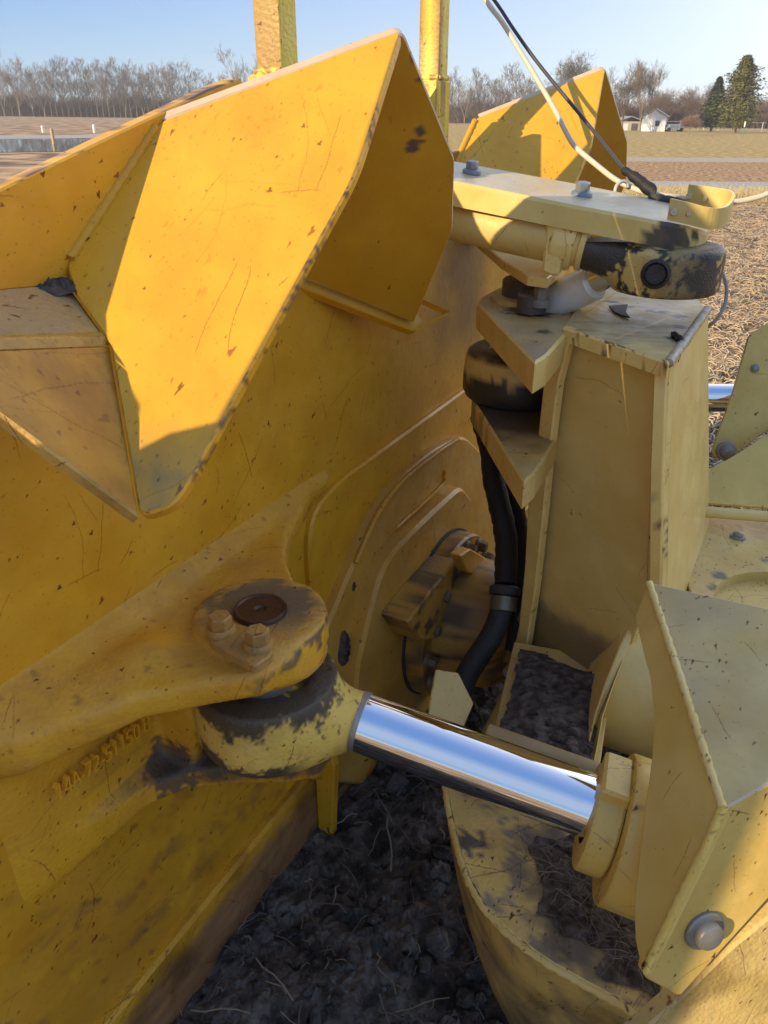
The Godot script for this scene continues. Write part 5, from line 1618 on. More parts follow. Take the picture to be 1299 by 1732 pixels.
# a lumpy layer of soil over a flat outline
func dirt_sheet(mb: MB, outline: PackedVector3Array, cell: float, h: float, sd: int) -> void:
	var from := mb.v.size()
	var pts := outline
	if newell(pts).y < 0.0: pts.reverse()
	pts = ragged(pts)
	fill(mb, pts, UP, cell, flat(Color.WHITE))
	for i in range(from, mb.v.size()):
		var p := mb.v[i]
		var d := 1e9
		for k in pts.size():
			d = minf(d, p.distance_to(Geometry3D.get_closest_point_to_segment(p, pts[k], pts[(k + 1) % pts.size()])))
		var up := smoothstep(0.0, 0.03, d)
		mb.v[i].y += h * (up * (0.6 + 0.5 * fb(p + Vector3(sd, 0, 0), 22.0)) + 0.35 * up * fine(p, 90.0)) - 0.003
		var e := 0.004
		var gx := (fb(p + Vector3(e, 0, 0), 22.0) - fb(p, 22.0)) * 0.5 + 0.35 * (fine(p + Vector3(e, 0, 0), 90.0) - fine(p, 90.0))
		var gz := (fb(p + Vector3(0, 0, e), 22.0) - fb(p, 22.0)) * 0.5 + 0.35 * (fine(p + Vector3(0, 0, e), 90.0) - fine(p, 90.0))
		mb.nn[i] = Vector3(-gx * h / e, 1, -gz * h / e).normalized()
		var tone := 0.115 + 0.035 * fb(p, 30.0) + 0.015 * fine(p, 150.0)
		mb.c[i] = Color(tone * 1.22, tone * 0.95, tone * 0.80)

# ---------------------------------------------------------------- tilt cylinder over the tower, with its cover
func build_tilt_cylinder() -> void:
	var t := thing("tilt_cylinder", "yellow tilt cylinder barrel under the flat cover, ending in a greasy black eye", "hydraulic cylinder")
	var yc := paint(YF * 0.95, 0.1)
	var a0 := Vector3(-0.0094, 1.1701, -1.3959)
	var a1 := Vector3(0.2715, 1.1212, -1.2975)
	var ax := (a1 - a0).normalized()
	var barrel := MB.new()
	tube(barrel, PackedVector3Array([a0, a0.lerp(a1, 0.25), a0.lerp(a1, 0.5), a0.lerp(a1, 0.75), a1]), 0.037, 48, yc)
	obj("barrel", barrel, M.paint_light, t)
	var collar := MB.new()
	var cc := func(p: Vector3, n: Vector3) -> Color:
		var k: Color = edge_paint(YF, 0.30).call(p, n)
		return k
	lathe(collar, a1 - ax * 0.004, ax, [Vector2(0.03, 0.0), Vector2(0.040, 0.002), Vector2(0.043, 0.006), Vector2(0.043, 0.034), Vector2(0.040, 0.039), Vector2(0.034, 0.040), Vector2(0.034, 0.046), Vector2(0.039, 0.048), Vector2(0.039, 0.056), Vector2(0.0, 0.058)], 40, cc)
	obj("gland_collar", collar, M.paint_worn, t)
	var lugm := MB.new()
	plate(lugm, rounded(PackedVector3Array([a1 + UP * 0.045 - ax * 0.002, a1 - UP * 0.048 - ax * 0.002, a1 - UP * 0.048 + ax * 0.026, a1 + UP * 0.045 + ax * 0.028]), 0.008, 3), Vector3(-0.3, 1.2, 0), 0.03, 0.004, 0.006, cc)
	for i in lugm.v.size(): lugm.v[i] += Vector3(-0.02, 0, 0.034)
	obj("gland_lug", lugm, M.paint_worn, t)
	# rod end: a thick eye on an upright pin
	var ec := Vector3(0.45, 1.0818, -1.2716)
	var n0 := a1 + ax * 0.05
	var f := func(p: Vector3) -> float:
		var q := Vector2(Vector2(p.x - ec.x, p.z - ec.z).length() - 0.084, absf(p.y - ec.y) - 0.036) + Vector2(0.012, 0.012)
		var d := minf(maxf(q.x, q.y), 0.0) + Vector2(maxf(q.x, 0), maxf(q.y, 0)).length() - 0.012
		d = smin(d, sd_capsule(p, n0, ec - Vector3(0.03, 0, 0), 0.034, 0.040), 0.02)
		return smax(d, absf(p.y - ec.y) - 0.042, 0.006)
	var gc := func(p: Vector3, n: Vector3) -> Color:
		var g := fb(p + Vector3(2, 7, 4), 13.0) + 0.22 * fine(p, 75.0)
		var k := GREASE * (1.15 + 0.5 * fb(p, 40.0))
		var y := smoothstep(0.10, 0.16, g) * smoothstep(0.10, -0.10, p.x - ec.x + 0.03)
		y = maxf(y, blot(p, ec + Vector3(-0.055, 0.005, 0.055), 0.034, 0.9))
		y = maxf(y, blot(p, ec + Vector3(0.072, 0.0, 0.045), 0.026, 1.0) * smoothstep(-0.1, 0.05, g + 0.1))
		k = k.lerp(YF * 0.92, y)
		k.a = 1.0
		return k
	var eye := MB.new()
	nets(eye, Vector3(minf(n0.x, ec.x) - 0.06, ec.y - 0.06, ec.z - 0.13), Vector3(ec.x + 0.11, ec.y + 0.07, ec.z + 0.13), 0.0042, f, Transform3D.IDENTITY, gc)
	obj("rod_eye", eye, M.greasy_casting, t)
	var bp := Vector3(0.4015, 1.0879, -1.1768)
	var boss := MB.new()
	lathe(boss, bp, (Vector3(0.0, 1.25, 0) - bp).normalized(), [Vector2(0.022, -0.012), Vector2(0.021, 0.001), Vector2(0.017, 0.003), Vector2(0.014, -0.006), Vector2(0.0, -0.007)], 22, flat(GREASE * 0.55))
	obj("grease_port", boss, M.greasy_casting, t)
	# flat cover bolted above the cylinder
	var cv := thing("cylinder_cover", "long flat yellow cover with two grey bolts, rounded at its right end", "cover")
	var cc2 := func(p: Vector3, n: Vector3) -> Color:
		var k: Color = paint(YF * Color(0.97, 1.0, 1.0), 0.15).call(p, n)
		if n.y > 0.6: k = k.lerp(Color(0.52, 0.47, 0.38), 0.75)  # paler top: the sky's sheen is put into its colour
		else:
			for m in [[Vector3(0.4176, 1.1328, -1.2258), 0.027], [Vector3(0.4566, 1.1274, -1.2276), 0.020], [Vector3(0.4387, 1.1195, -1.2235), 0.014], [Vector3(0.4714, 1.134, -1.2422), 0.012], [Vector3(0.4306, 1.147, -1.2264), 0.012]]:
				k = k.lerp(GREASE * 1.2, 0.95 * blot(p, m[0], m[1], 0.8))
		return k
	var nt := PackedVector3Array(PackedVector3Array([Vector3(-0.0869, 1.2369, -1.3966), Vector3(0.1106, 1.2062, -1.302), Vector3(0.2867, 1.1767, -1.253), Vector3(0.4155, 1.1563, -1.2256), Vector3(0.4547, 1.1495, -1.2334), Vector3(0.4842, 1.1413, -1.2516), Vector3(0.5086, 1.134, -1.2816)]))
	var ft := PackedVector3Array(PackedVector3Array([Vector3(-0.0944, 1.2502, -1.5273), Vector3(0.1225, 1.2258, -1.4584), Vector3(0.3185, 1.1948, -1.4087), Vector3(0.4622, 1.1707, -1.3793), Vector3(0.5045, 1.1642, -1.3704), Vector3(0.5269, 1.157, -1.361), Vector3(0.5272, 1.1456, -1.3326)]))
	var drop := 0.036
	var top := PackedVector3Array()
	for p in nt: top.append(p)
	for i in range(ft.size() - 1, -1, -1): top.append(ft[i])
	var tm := MB.new()
	# the top is very slightly bent, so it is laid as quads
	strip(tm, nt, ft, 0.01, cc2, false)
	face(tm, UP)
	obj("cover_top", tm, M.paint_light, cv)
	var sm := MB.new()
	var r0 := PackedVector3Array()
	var r1 := PackedVector3Array()
	var r2 := PackedVector3Array()
	for p in nt:
		r0.append(p)
		r1.append(p + Vector3(-0.002, -0.005, 0.004))
		r2.append(p + Vector3(-0.002, -drop, 0.004))
	for i in range(ft.size() - 1, ft.size() - 3, -1):
		r0.append(ft[i])
		r1.append(ft[i] + Vector3(0.004, -0.005, 0))
		r2.append(ft[i] + Vector3(0.004, -drop, 0))
	strip(sm, r0, r1, 0.008, cc2, false)
	for j in 4:
		var u := PackedVector3Array()
		var w := PackedVector3Array()
		for i in r1.size():
			u.append(r1[i].lerp(r2[i], j / 4.0)); w.append(r1[i].lerp(r2[i], (j + 1) / 4.0))
		strip(sm, u, w, 0.008, cc2, false)
	var r3 := PackedVector3Array()
	for i in r2.size(): r3.append(r2[i] + Vector3(0.004, 0, -0.008))
	strip(sm, r2, r3, 0.01, cc2, false)
	face(sm, Vector3(-0.25, 0.1, 1.0))
	obj("cover_side", sm, M.paint_light, cv)
	var zinc := flat(Color(0.24, 0.28, 0.34))
	bolt(cv, "bolt", Vector3(0.1433, 1.2142, -1.3759), Vector3(0.02, 1, 0.12), 0.0105, 0.017, zinc, M.galvanised_v, 0.1)
	bolt(cv, "bolt", Vector3(0.3148, 1.1845, -1.3257), Vector3(0.02, 1, 0.12), 0.0115, 0.019, zinc, M.galvanised_v, 0.35)
	# the bent strap on its end, with holes
	var strap := MB.new()
	var line := spline(PackedVector3Array(PackedVector3Array([Vector3(0.4244, 1.1573, -1.2317), Vector3(0.452, 1.152, -1.2268), Vector3(0.4903, 1.144, -1.2305), Vector3(0.5227, 1.1439, -1.2586), Vector3(0.5493, 1.1526, -1.3025), Vector3(0.5611, 1.1587, -1.345), Vector3(0.5436, 1.1616, -1.369), Vector3(0.5074, 1.1648, -1.3932)])), 5)
	var hi := PackedVector3Array()
	var inn := PackedVector3Array()
	var inn_hi := PackedVector3Array()
	for i in line.size():
		var tt := float(i) / (line.size() - 1)
		hi.append(line[i] + Vector3(0, 0.030, 0))
		var c0 := Vector3(0.4867, 1.1539, -1.3144)
		var inw := (c0 - line[i]); inw.y = 0; inw = inw.normalized() * 0.005
		inn.append(line[i] + inw)
		inn_hi.append(hi[i] + inw)
	var sc := func(p: Vector3, n: Vector3) -> Color:
		var k: Color = paint(YF * Color(0.85, 0.86, 0.8), 0.1).call(p, n)
		for h in [[Vector3(0.4331, 1.1697, -1.2325), 0.0048], [Vector3(0.4564, 1.1662, -1.2341), 0.0034], [Vector3(0.5131, 1.1765, -1.3959), 0.0048], [Vector3(0.5319, 1.1738, -1.3753), 0.0034]]:
			if p.distance_to(h[0]) < (h[1] as float) * 0.6: k = Color(0.6, 0.5, 0.36)
		return k
	strip(strap, line, hi, 0.006, sc, false)
	strip(strap, inn, inn_hi, 0.006, sc, false)
	strip(strap, hi, inn_hi, 0.006, edge_paint(YF * 1.1, 0.2), false)
	strip(strap, PackedVector3Array([line[0], inn[0]]), PackedVector3Array([hi[0], inn_hi[0]]), 0.01, sc, false)
	obj("end_strap", strap, M.paint_light, cv)
	for h in [[Vector3(0.4312, 1.1694, -1.2268), 0.0052, Vector3(-0.1, 0.2, 1)], [Vector3(0.4524, 1.1665, -1.223), 0.003, Vector3(-0.1, 0.2, 1)], [Vector3(0.5086, 1.1774, -1.3862), 0.0052, Vector3(-0.2, 0, 1)], [Vector3(0.5276, 1.1746, -1.3667), 0.0035, Vector3(-0.2, 0, 1)]]:
		var hm := MB.new()
		lathe(hm, h[0], h[2], [Vector2(h[1], -0.003), Vector2(h[1], 0.001), Vector2(0.0, 0.0012)], 14, flat(Color(0.62, 0.5, 0.38)))
		obj("pale_disc", hm, M.casting, cv)  # pale discs stand where the strap has its holes
	# pale sleeve and bright rod that pass under the eye
	var pr := thing("pitch_rod", "pale grey sleeve with a bright steel rod slanting under the black eye", "hydraulic rod")
	var q0 := Vector3(0.2485, 0.9656, -1.4141)
	var q1 := Vector3(0.3475, 1.053, -1.3073)
	var qx := (q1 - q0).normalized()
	var sl := MB.new()
	lathe(sl, q0, qx, [Vector2(0.028, 0.0), Vector2(0.0305, 0.003), Vector2(0.0305, q0.distance_to(q1) - 0.02), Vector2(0.0298, q0.distance_to(q1) - 0.018), Vector2(0.0298, q0.distance_to(q1) - 0.002), Vector2(0.028, q0.distance_to(q1)), Vector2(0.0, q0.distance_to(q1))], 48, flat(Color(0.84, 0.84, 0.82)))
	obj("sleeve", sl, M.sleeve_paint, pr)
	var ro := MB.new()
	tube(ro, PackedVector3Array([q1 - qx * 0.01, Vector3(0.377, 1.0877, -1.269)]), 0.0225, 40, flat(Color.WHITE))
	obj("rod", ro, M.chrome, pr)

# ---------------------------------------------------------------- angle cylinder in front
func build_angle_cylinder() -> void:
	var t := thing("angle_cylinder", "polished chrome cylinder rod reflecting blue sky, its greasy eye pinned to the blade", "hydraulic cylinder")
	var ax := Vector3(0.93535, -0.15492, 0.31799)
	var a := Vector3(-0.0303, 0.5792, -0.7871)
	var b := Vector3(0.2571, 0.5316, -0.6893)
	var rod := MB.new()
	lathe(rod, a, ax, [Vector2(0.0, 0.0), Vector2(0.0396, 0.0), Vector2(0.0396, a.distance_to(b) + 0.05), Vector2(0.0, a.distance_to(b) + 0.05)], 96, flat(Color.WHITE))
	obj("rod", rod, M.chrome, t)
	var band := MB.new()
	lathe(band, a - ax * 0.006, ax, [Vector2(0.03, 0.0), Vector2(0.0402, 0.0), Vector2(0.0404, 0.009), Vector2(0.0396, 0.010)], 72, flat(Color(0.42, 0.42, 0.43)))
	obj("rod_collar", band, M.steel, t)
	var ec := bl(0.622, 0.615, 0.148)
	var n1 := a - ax * 0.004
	var f := func(p: Vector3) -> float:
		var h := p.y - ec.y
		var rad := Vector2(p.x - ec.x, p.z - ec.z).length()
		var big := 0.095 - 0.10 * maxf(0.0, h) - 9.0 * pow(maxf(0.0, -h - 0.018), 2.0)
		var d := maxf(rad - big, absf(h) - 0.052) * 0.92
		d = smax(d, absf(h) - 0.052, 0.012)
		d = smin(d, sd_capsule(p, ec + ax * 0.06, n1, 0.047, 0.0393), 0.03)
		d = smax(d, (p - n1).dot(ax), 0.004)
		d = smax(d, -(maxf(rad - 0.043, 0.042 - absf(h))), 0.004)       # bored for the pin and dished at the face
		d = smax(d, -(maxf(rad - 0.058, 0.042 - h)), 0.004)
		return d
	var col := func(p: Vector3, n: Vector3) -> Color:
		var k: Color = paint(YG * Color(1, 1, 0.9), 0.1).call(p, n)
		var h := p.y - ec.y
		var rad := Vector2(p.x - ec.x, p.z - ec.z).length()
		var along := (p - n1).dot(ax)
		k = k.lerp(Color(0.40, 0.24, 0.09), 0.35 * smoothstep(0.0, 0.5, fb(p, 14.0)))
		var g := 0.05 * fb(p, 24.0) + 0.018 * fine(p, 110.0)
		k = k.lerp(GREASE * 1.1, 0.95 * smoothstep(0.020, 0.032, h + g * 0.7 + 0.1 * maxf(0.0, (along + 0.09)) * -1.2))
		k = k.lerp(GREASE * 1.25, 0.95 * smoothstep(-0.016, -0.026, h + g * 0.8) * smoothstep(-0.02, -0.06, along))
		k = k.lerp(GREASE, 0.9 * smoothstep(0.02, -0.02, (p - ec).dot(-BLADE_N) * -1.0 + 0.02 + g) * smoothstep(0.0, 0.03, (p - ec).dot(BLADE_L) + g))
		if along > -0.055:
			var ch := fb(p + Vector3(4, 4, 4), 48.0) + 0.3 * fine(p, 160.0)
			k = k.lerp(Color(0.07, 0.04, 0.03), 0.9 * smoothstep(0.42, 0.5, ch))
		return k
	var eye := MB.new()
	var lo := Vector3(minf(ec.x, n1.x) - 0.1, ec.y - 0.09, minf(ec.z, n1.z) - 0.1)
	nets(eye, lo, Vector3(n1.x + 0.02, ec.y + 0.08, n1.z + 0.1), 0.0042, f, Transform3D.IDENTITY, col)
	obj("rod_eye", eye, M.casting, t)
	# cylinder head: two stacked blocks and a key
	var v := UP
	v = (v - ax * v.dot(ax)).normalized()
	var w := ax.cross(v)
	var hc := paint(YG, 0.35)
	for k in 2:
		var c0: Vector3 = b - v * [0.016, 0.020][k] + ax * [0.000, 0.035][k]
		var rr: float = [0.067, 0.094][k]
		var th: float = [0.034, 0.055][k]
		var mb := MB.new()
		lathe(mb, c0, ax, [Vector2(0.036, 0.001), Vector2(rr - 0.005, 0.0), Vector2(rr - 0.002, 0.001), Vector2(rr, 0.004), Vector2(rr, th * 0.35), Vector2(rr, th * 0.7), Vector2(rr, th - 0.003), Vector2(rr - 0.003, th), Vector2(0.0, th)], 72, func(p, n): return (hc.call(p, n) as Color).lerp(RUST * 1.5, 0.6 * smoothstep(0.45, 0.55, fb(p, 38.0))))
		obj("head_collar", mb, M.paint_worn, t)
	var key := MB.new()
	var kc := b + v * 0.060 + ax * 0.014 - w * 0.012
	plate(key, rounded(PackedVector3Array([kc - ax * 0.014 - w * 0.03, kc + ax * 0.022 - w * 0.03, kc + ax * 0.022 + w * 0.04, kc - ax * 0.014 + w * 0.04]), 0.006, 3), kc + v, 0.03, 0.004, 0.008, hc, hc)
	obj("key_block", key, M.paint_worn, t)
	var brl := MB.new()
	lathe(brl, b + ax * 0.09, ax, [Vector2(0.0, 0.0), Vector2(0.052, 0.0), Vector2(0.052, 0.05), Vector2(0.0, 0.05)], 40, hc)
	obj("barrel", brl, M.paint_light, t)
	# the other side's rod, far beyond the tower
	var u := thing("angle_cylinder", "short stretch of chrome rod seen beyond the tower, over bare ground", "hydraulic cylinder")
	var fr := MB.new()
	tube(fr, PackedVector3Array([Vector3(0.7531, 0.63, -1.9611), Vector3(1.0145, 0.66, -1.8641)]), 0.036, 48, flat(Color.WHITE))
	obj("rod", fr, M.chrome, u)

# ---------------------------------------------------------------- folded guards over the angle cylinders
func build_guards() -> void:
	var t := thing("cylinder_guard", "near folded yellow guard with welded seam and big grey bolt, covering the chrome rod's cylinder", "guard", Vector3.ZERO, "folded guards over the angle cylinders")
	var cam_side := Vector3(-0.4, 1.6, 0.3)
	var yc := paint(YG * Color(1.0, 1.02, 1.2), 0.15)
	var topc := func(p: Vector3, n: Vector3) -> Color: return (paint(YG * Color(1, 1.03, 1.3), 0.5).call(p, n) as Color).lerp(Color(0.50, 0.40, 0.26), 0.25)
	var lowc := func(p: Vector3, n: Vector3) -> Color: return (paint(YG * Color(1, 1.02, 1.1), 0.3).call(p, n) as Color).lerp(Color(0.5, 0.34, 0.11), 0.3)
	var e := MB.new()
	plate(e, PackedVector3Array(PackedVector3Array([Vector3(0.3262, 0.7838, -0.8089), Vector3(0.3111, 0.7425, -0.7934), Vector3(0.31, 0.7262, -0.7493), Vector3(0.3095, 0.7131, -0.7107), Vector3(0.3061, 0.6943, -0.6767), Vector3(0.2983, 0.6649, -0.6426), Vector3(0.2812, 0.6077, -0.5911), Vector3(0.2653, 0.5538, -0.5413), Vector3(0.2609, 0.534, -0.5115), Vector3(0.2612, 0.5252, -0.4809), Vector3(0.3274, 0.7008, -0.5325)])), cam_side, 0.012, 0.002, 0.009, yc)
	obj("end_panel", e, M.paint_light, t)
	var a := MB.new()
	plate(a, PackedVector3Array(PackedVector3Array([Vector3(0.3275, 0.7843, -0.8109), Vector3(0.3284, 0.701, -0.5323), Vector3(0.4497, 0.7481, -0.5742), Vector3(0.5013, 0.8005, -0.6998)])), Vector3(0.2, 3, 0.2), 0.012, 0.002, 0.009, topc, edge_paint(Color(0.62, 0.5, 0.36), 0.1))
	obj("top_panel", a, M.paint_worn, t)
	var lo := MB.new()
	plate(lo, rounded(PackedVector3Array(PackedVector3Array([Vector3(0.3288, 0.6998, -0.5327), Vector3(0.2615, 0.5221, -0.4804), Vector3(0.3088, 0.4797, -0.4848), Vector3(0.3974, 0.5763, -0.5271), Vector3(0.4689, 0.6505, -0.5605), Vector3(0.4498, 0.7475, -0.5741)])), [0, 0.012, 0.006, 0, 0, 0]), Vector3(0, 1.3, 0.2), 0.012, 0.002, 0.009, lowc, edge_paint(YG, 0.2))
	obj("lower_panel", lo, M.paint_worn, t)
	var weld := MB.new()
	bead(weld, PackedVector3Array(PackedVector3Array([Vector3(0.3269, 0.785, -0.8071), Vector3(0.3275, 0.7534, -0.7008), Vector3(0.3276, 0.7264, -0.613), Vector3(0.3278, 0.7022, -0.5341)])), 0.0046, edge_paint(YG * Color(1.05, 1.1, 1.6), 0.42))
	bead(weld, PackedVector3Array(PackedVector3Array([Vector3(0.3278, 0.7022, -0.5341), Vector3(0.312, 0.6594, -0.5189), Vector3(0.288, 0.5961, -0.501), Vector3(0.2639, 0.5319, -0.4815)])), 0.0046, edge_paint(YG * Color(1.05, 1.08, 1.1), 0.42))
	obj("weld_bead", weld, M.casting, t)
	var n2: Vector3 = (Vector3(0.3086, 0.4813, -0.4851) - Vector3(0.3274, 0.7008, -0.5325)).cross(Vector3(0.4498, 0.7475, -0.5741) - Vector3(0.3274, 0.7008, -0.5325)).normalized()
	if n2.dot(Vector3(0, 1.3, 0.2) - Vector3(0.3253, 0.5624, -0.5052)) < 0.0: n2 = -n2
	dome_bolt(t, Vector3(0.3255, 0.5609, -0.505), n2, 0.0145)
	var fr := MB.new()
	var frc := func(p: Vector3, n: Vector3) -> Color: return (paint(YG * Color(0.98, 1.0, 1.1), 0.4).call(p, n) as Color).lerp(DUST * 1.2, 0.35 + 0.25 * fb(p, 15.0))
	plate(fr, PackedVector3Array(PackedVector3Array([Vector3(0.4314, 0.5141, -0.5557), Vector3(0.3847, 0.4831, -0.5373), Vector3(0.3265, 0.431, -0.5117), Vector3(0.274, 0.3916, -0.4901), Vector3(0.6677, 0.1077, -0.5402), Vector3(0.5575, 0.6074, -0.6073)])), Vector3(0, 1.3, 0.2), 0.02, 0.003, 0.01, frc)
	obj("mounting_plate", fr, M.paint_heavy, t)
	# the guard and frame arm on the far side
	var g := thing("cylinder_guard", "far yellow guard plate with two bolts, right of the tower and the far chrome rod", "guard", Vector3.ZERO, "folded guards over the angle cylinders")
	var gm := MB.new()
	var gc := paint(YF * Color(0.9, 0.9, 0.7), 0.1)
	plate(gm, rounded(PackedVector3Array(PackedVector3Array([Vector3(0.8248, 0.854, -1.7392), Vector3(0.864, 0.8802, -1.7414), Vector3(1.0014, 0.943, -1.7288), Vector3(1.0014, 0.749, -1.6287), Vector3(0.864, 0.6651, -1.6304), Vector3(0.7811, 0.598, -1.6183), Vector3(0.7517, 0.6012, -1.6312), Vector3(0.749, 0.6108, -1.6362), Vector3(0.7923, 0.7407, -1.6863)])), [0.01, 0, 0, 0, 0, 0.01, 0.01, 0.004, 0]), Vector3(0, 1.3, 0), 0.012, 0.002, 0.012, gc, edge_paint(YF * 0.9, 0.5))
	obj("guard_plate", gm, M.paint_worn, g)
	dome_bolt(g, Vector3(0.7775, 0.6179, -1.6229), Vector3(-0.4, 0.35, 0.85), 0.014)
	dome_bolt(g, Vector3(0.8347, 0.7892, -1.6945), Vector3(-0.4, 0.35, 0.85), 0.006)
	var arm := thing("frame_arm", "far yellow frame arm with a round cut-out, behind the near guard", "bulldozer frame")
	var back := MB.new()
	plate(back, PackedVector3Array(PackedVector3Array([Vector3(0.6352, 0.5883, -1.5007), Vector3(0.743, 0.6276, -1.5435), Vector3(0.8342, 0.6813, -1.5712), Vector3(1.0153, 0.7646, -1.6142), Vector3(0.9791, 0.5504, -1.4362), Vector3(0.8044, 0.5658, -1.4441), Vector3(0.6199, 0.579, -1.4509)])), Vector3(0, 1.6, 0), 0.012, 0.002, 0.014, gc, edge_paint(YF * 1.1, 0.2))
	obj("side_plate", back, M.paint_light, arm)
	var lp := MB.new()
	tube(lp, PackedVector3Array([Vector3(0.6141, 0.5682, -1.4285), Vector3(0.7982, 0.5551, -1.4217), Vector3(0.97, 0.5399, -1.4138)]), 0.012, 12, paint(YF, 0.3))
	obj("seam_weld", lp, M.paint_light, arm)
	var deck := MB.new()
	var hole := PackedVector3Array()
	var hc := Vector3(0.7279, 0.515, -1.1353)
	for i in 48: hole.append(hc + Vector3(cos(TAU * i / 48) * 0.135, 0, sin(TAU * i / 48) * 0.135))
	var dc := func(p: Vector3, n: Vector3) -> Color:
		var k: Color = paint(YF * Color(0.95, 0.95, 0.9), 0.4).call(p, n)
		for m in [[Vector3(0.6382, 0.515, -1.2532), 0.016], [Vector3(0.618, 0.515, -1.2119), 0.012], [Vector3(0.7532, 0.515, -1.3123), 0.010]]:
			k = k.lerp(Color(0.10, 0.09, 0.10), 0.8 * blot(p, m[0], m[1], 0.7))
		return k
	plate(deck, PackedVector3Array(PackedVector3Array([Vector3(0.6549, 0.515, -1.5209), Vector3(0.996, 0.515, -1.4495), Vector3(0.7775, 0.515, -0.9095), Vector3(0.581, 0.515, -0.9095), Vector3(0.5494, 0.515, -1.091), Vector3(0.5824, 0.515, -1.3078)])), Vector3(0, 9, 0), 0.02, 0.002, 0.009, dc, edge_paint(YF * 0.8, 0.3), [hole])
	obj("deck", deck, M.paint_worn, arm)
	var under := MB.new()
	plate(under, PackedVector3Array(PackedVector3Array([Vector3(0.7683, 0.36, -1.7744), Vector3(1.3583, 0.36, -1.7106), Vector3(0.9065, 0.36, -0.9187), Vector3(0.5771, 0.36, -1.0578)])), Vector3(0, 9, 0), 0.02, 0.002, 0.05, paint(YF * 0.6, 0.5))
	obj("under_plate", under, M.paint_heavy, arm)
	dome_bolt(arm, Vector3(0.7363, 0.516, -1.4063), UP, 0.010)

func dome_bolt(parent: Node3D, at: Vector3, n: Vector3, r: float) -> void:
	var mb := MB.new()
	var k := flat(Color(0.30, 0.30, 0.29))
	lathe(mb, at, n, [Vector2(r * 1.55, -0.001), Vector2(r * 1.55, r * 0.22), Vector2(r * 1.42, r * 0.34), Vector2(r * 1.06, r * 0.36), Vector2(r * 1.03, r * 0.75), Vector2(r * 0.95, r * 0.92), Vector2(r * 0.7, r * 1.02), Vector2(0, r * 1.06)], 40, k)
	obj("bolt", mb, M.galvanised_v, parent)

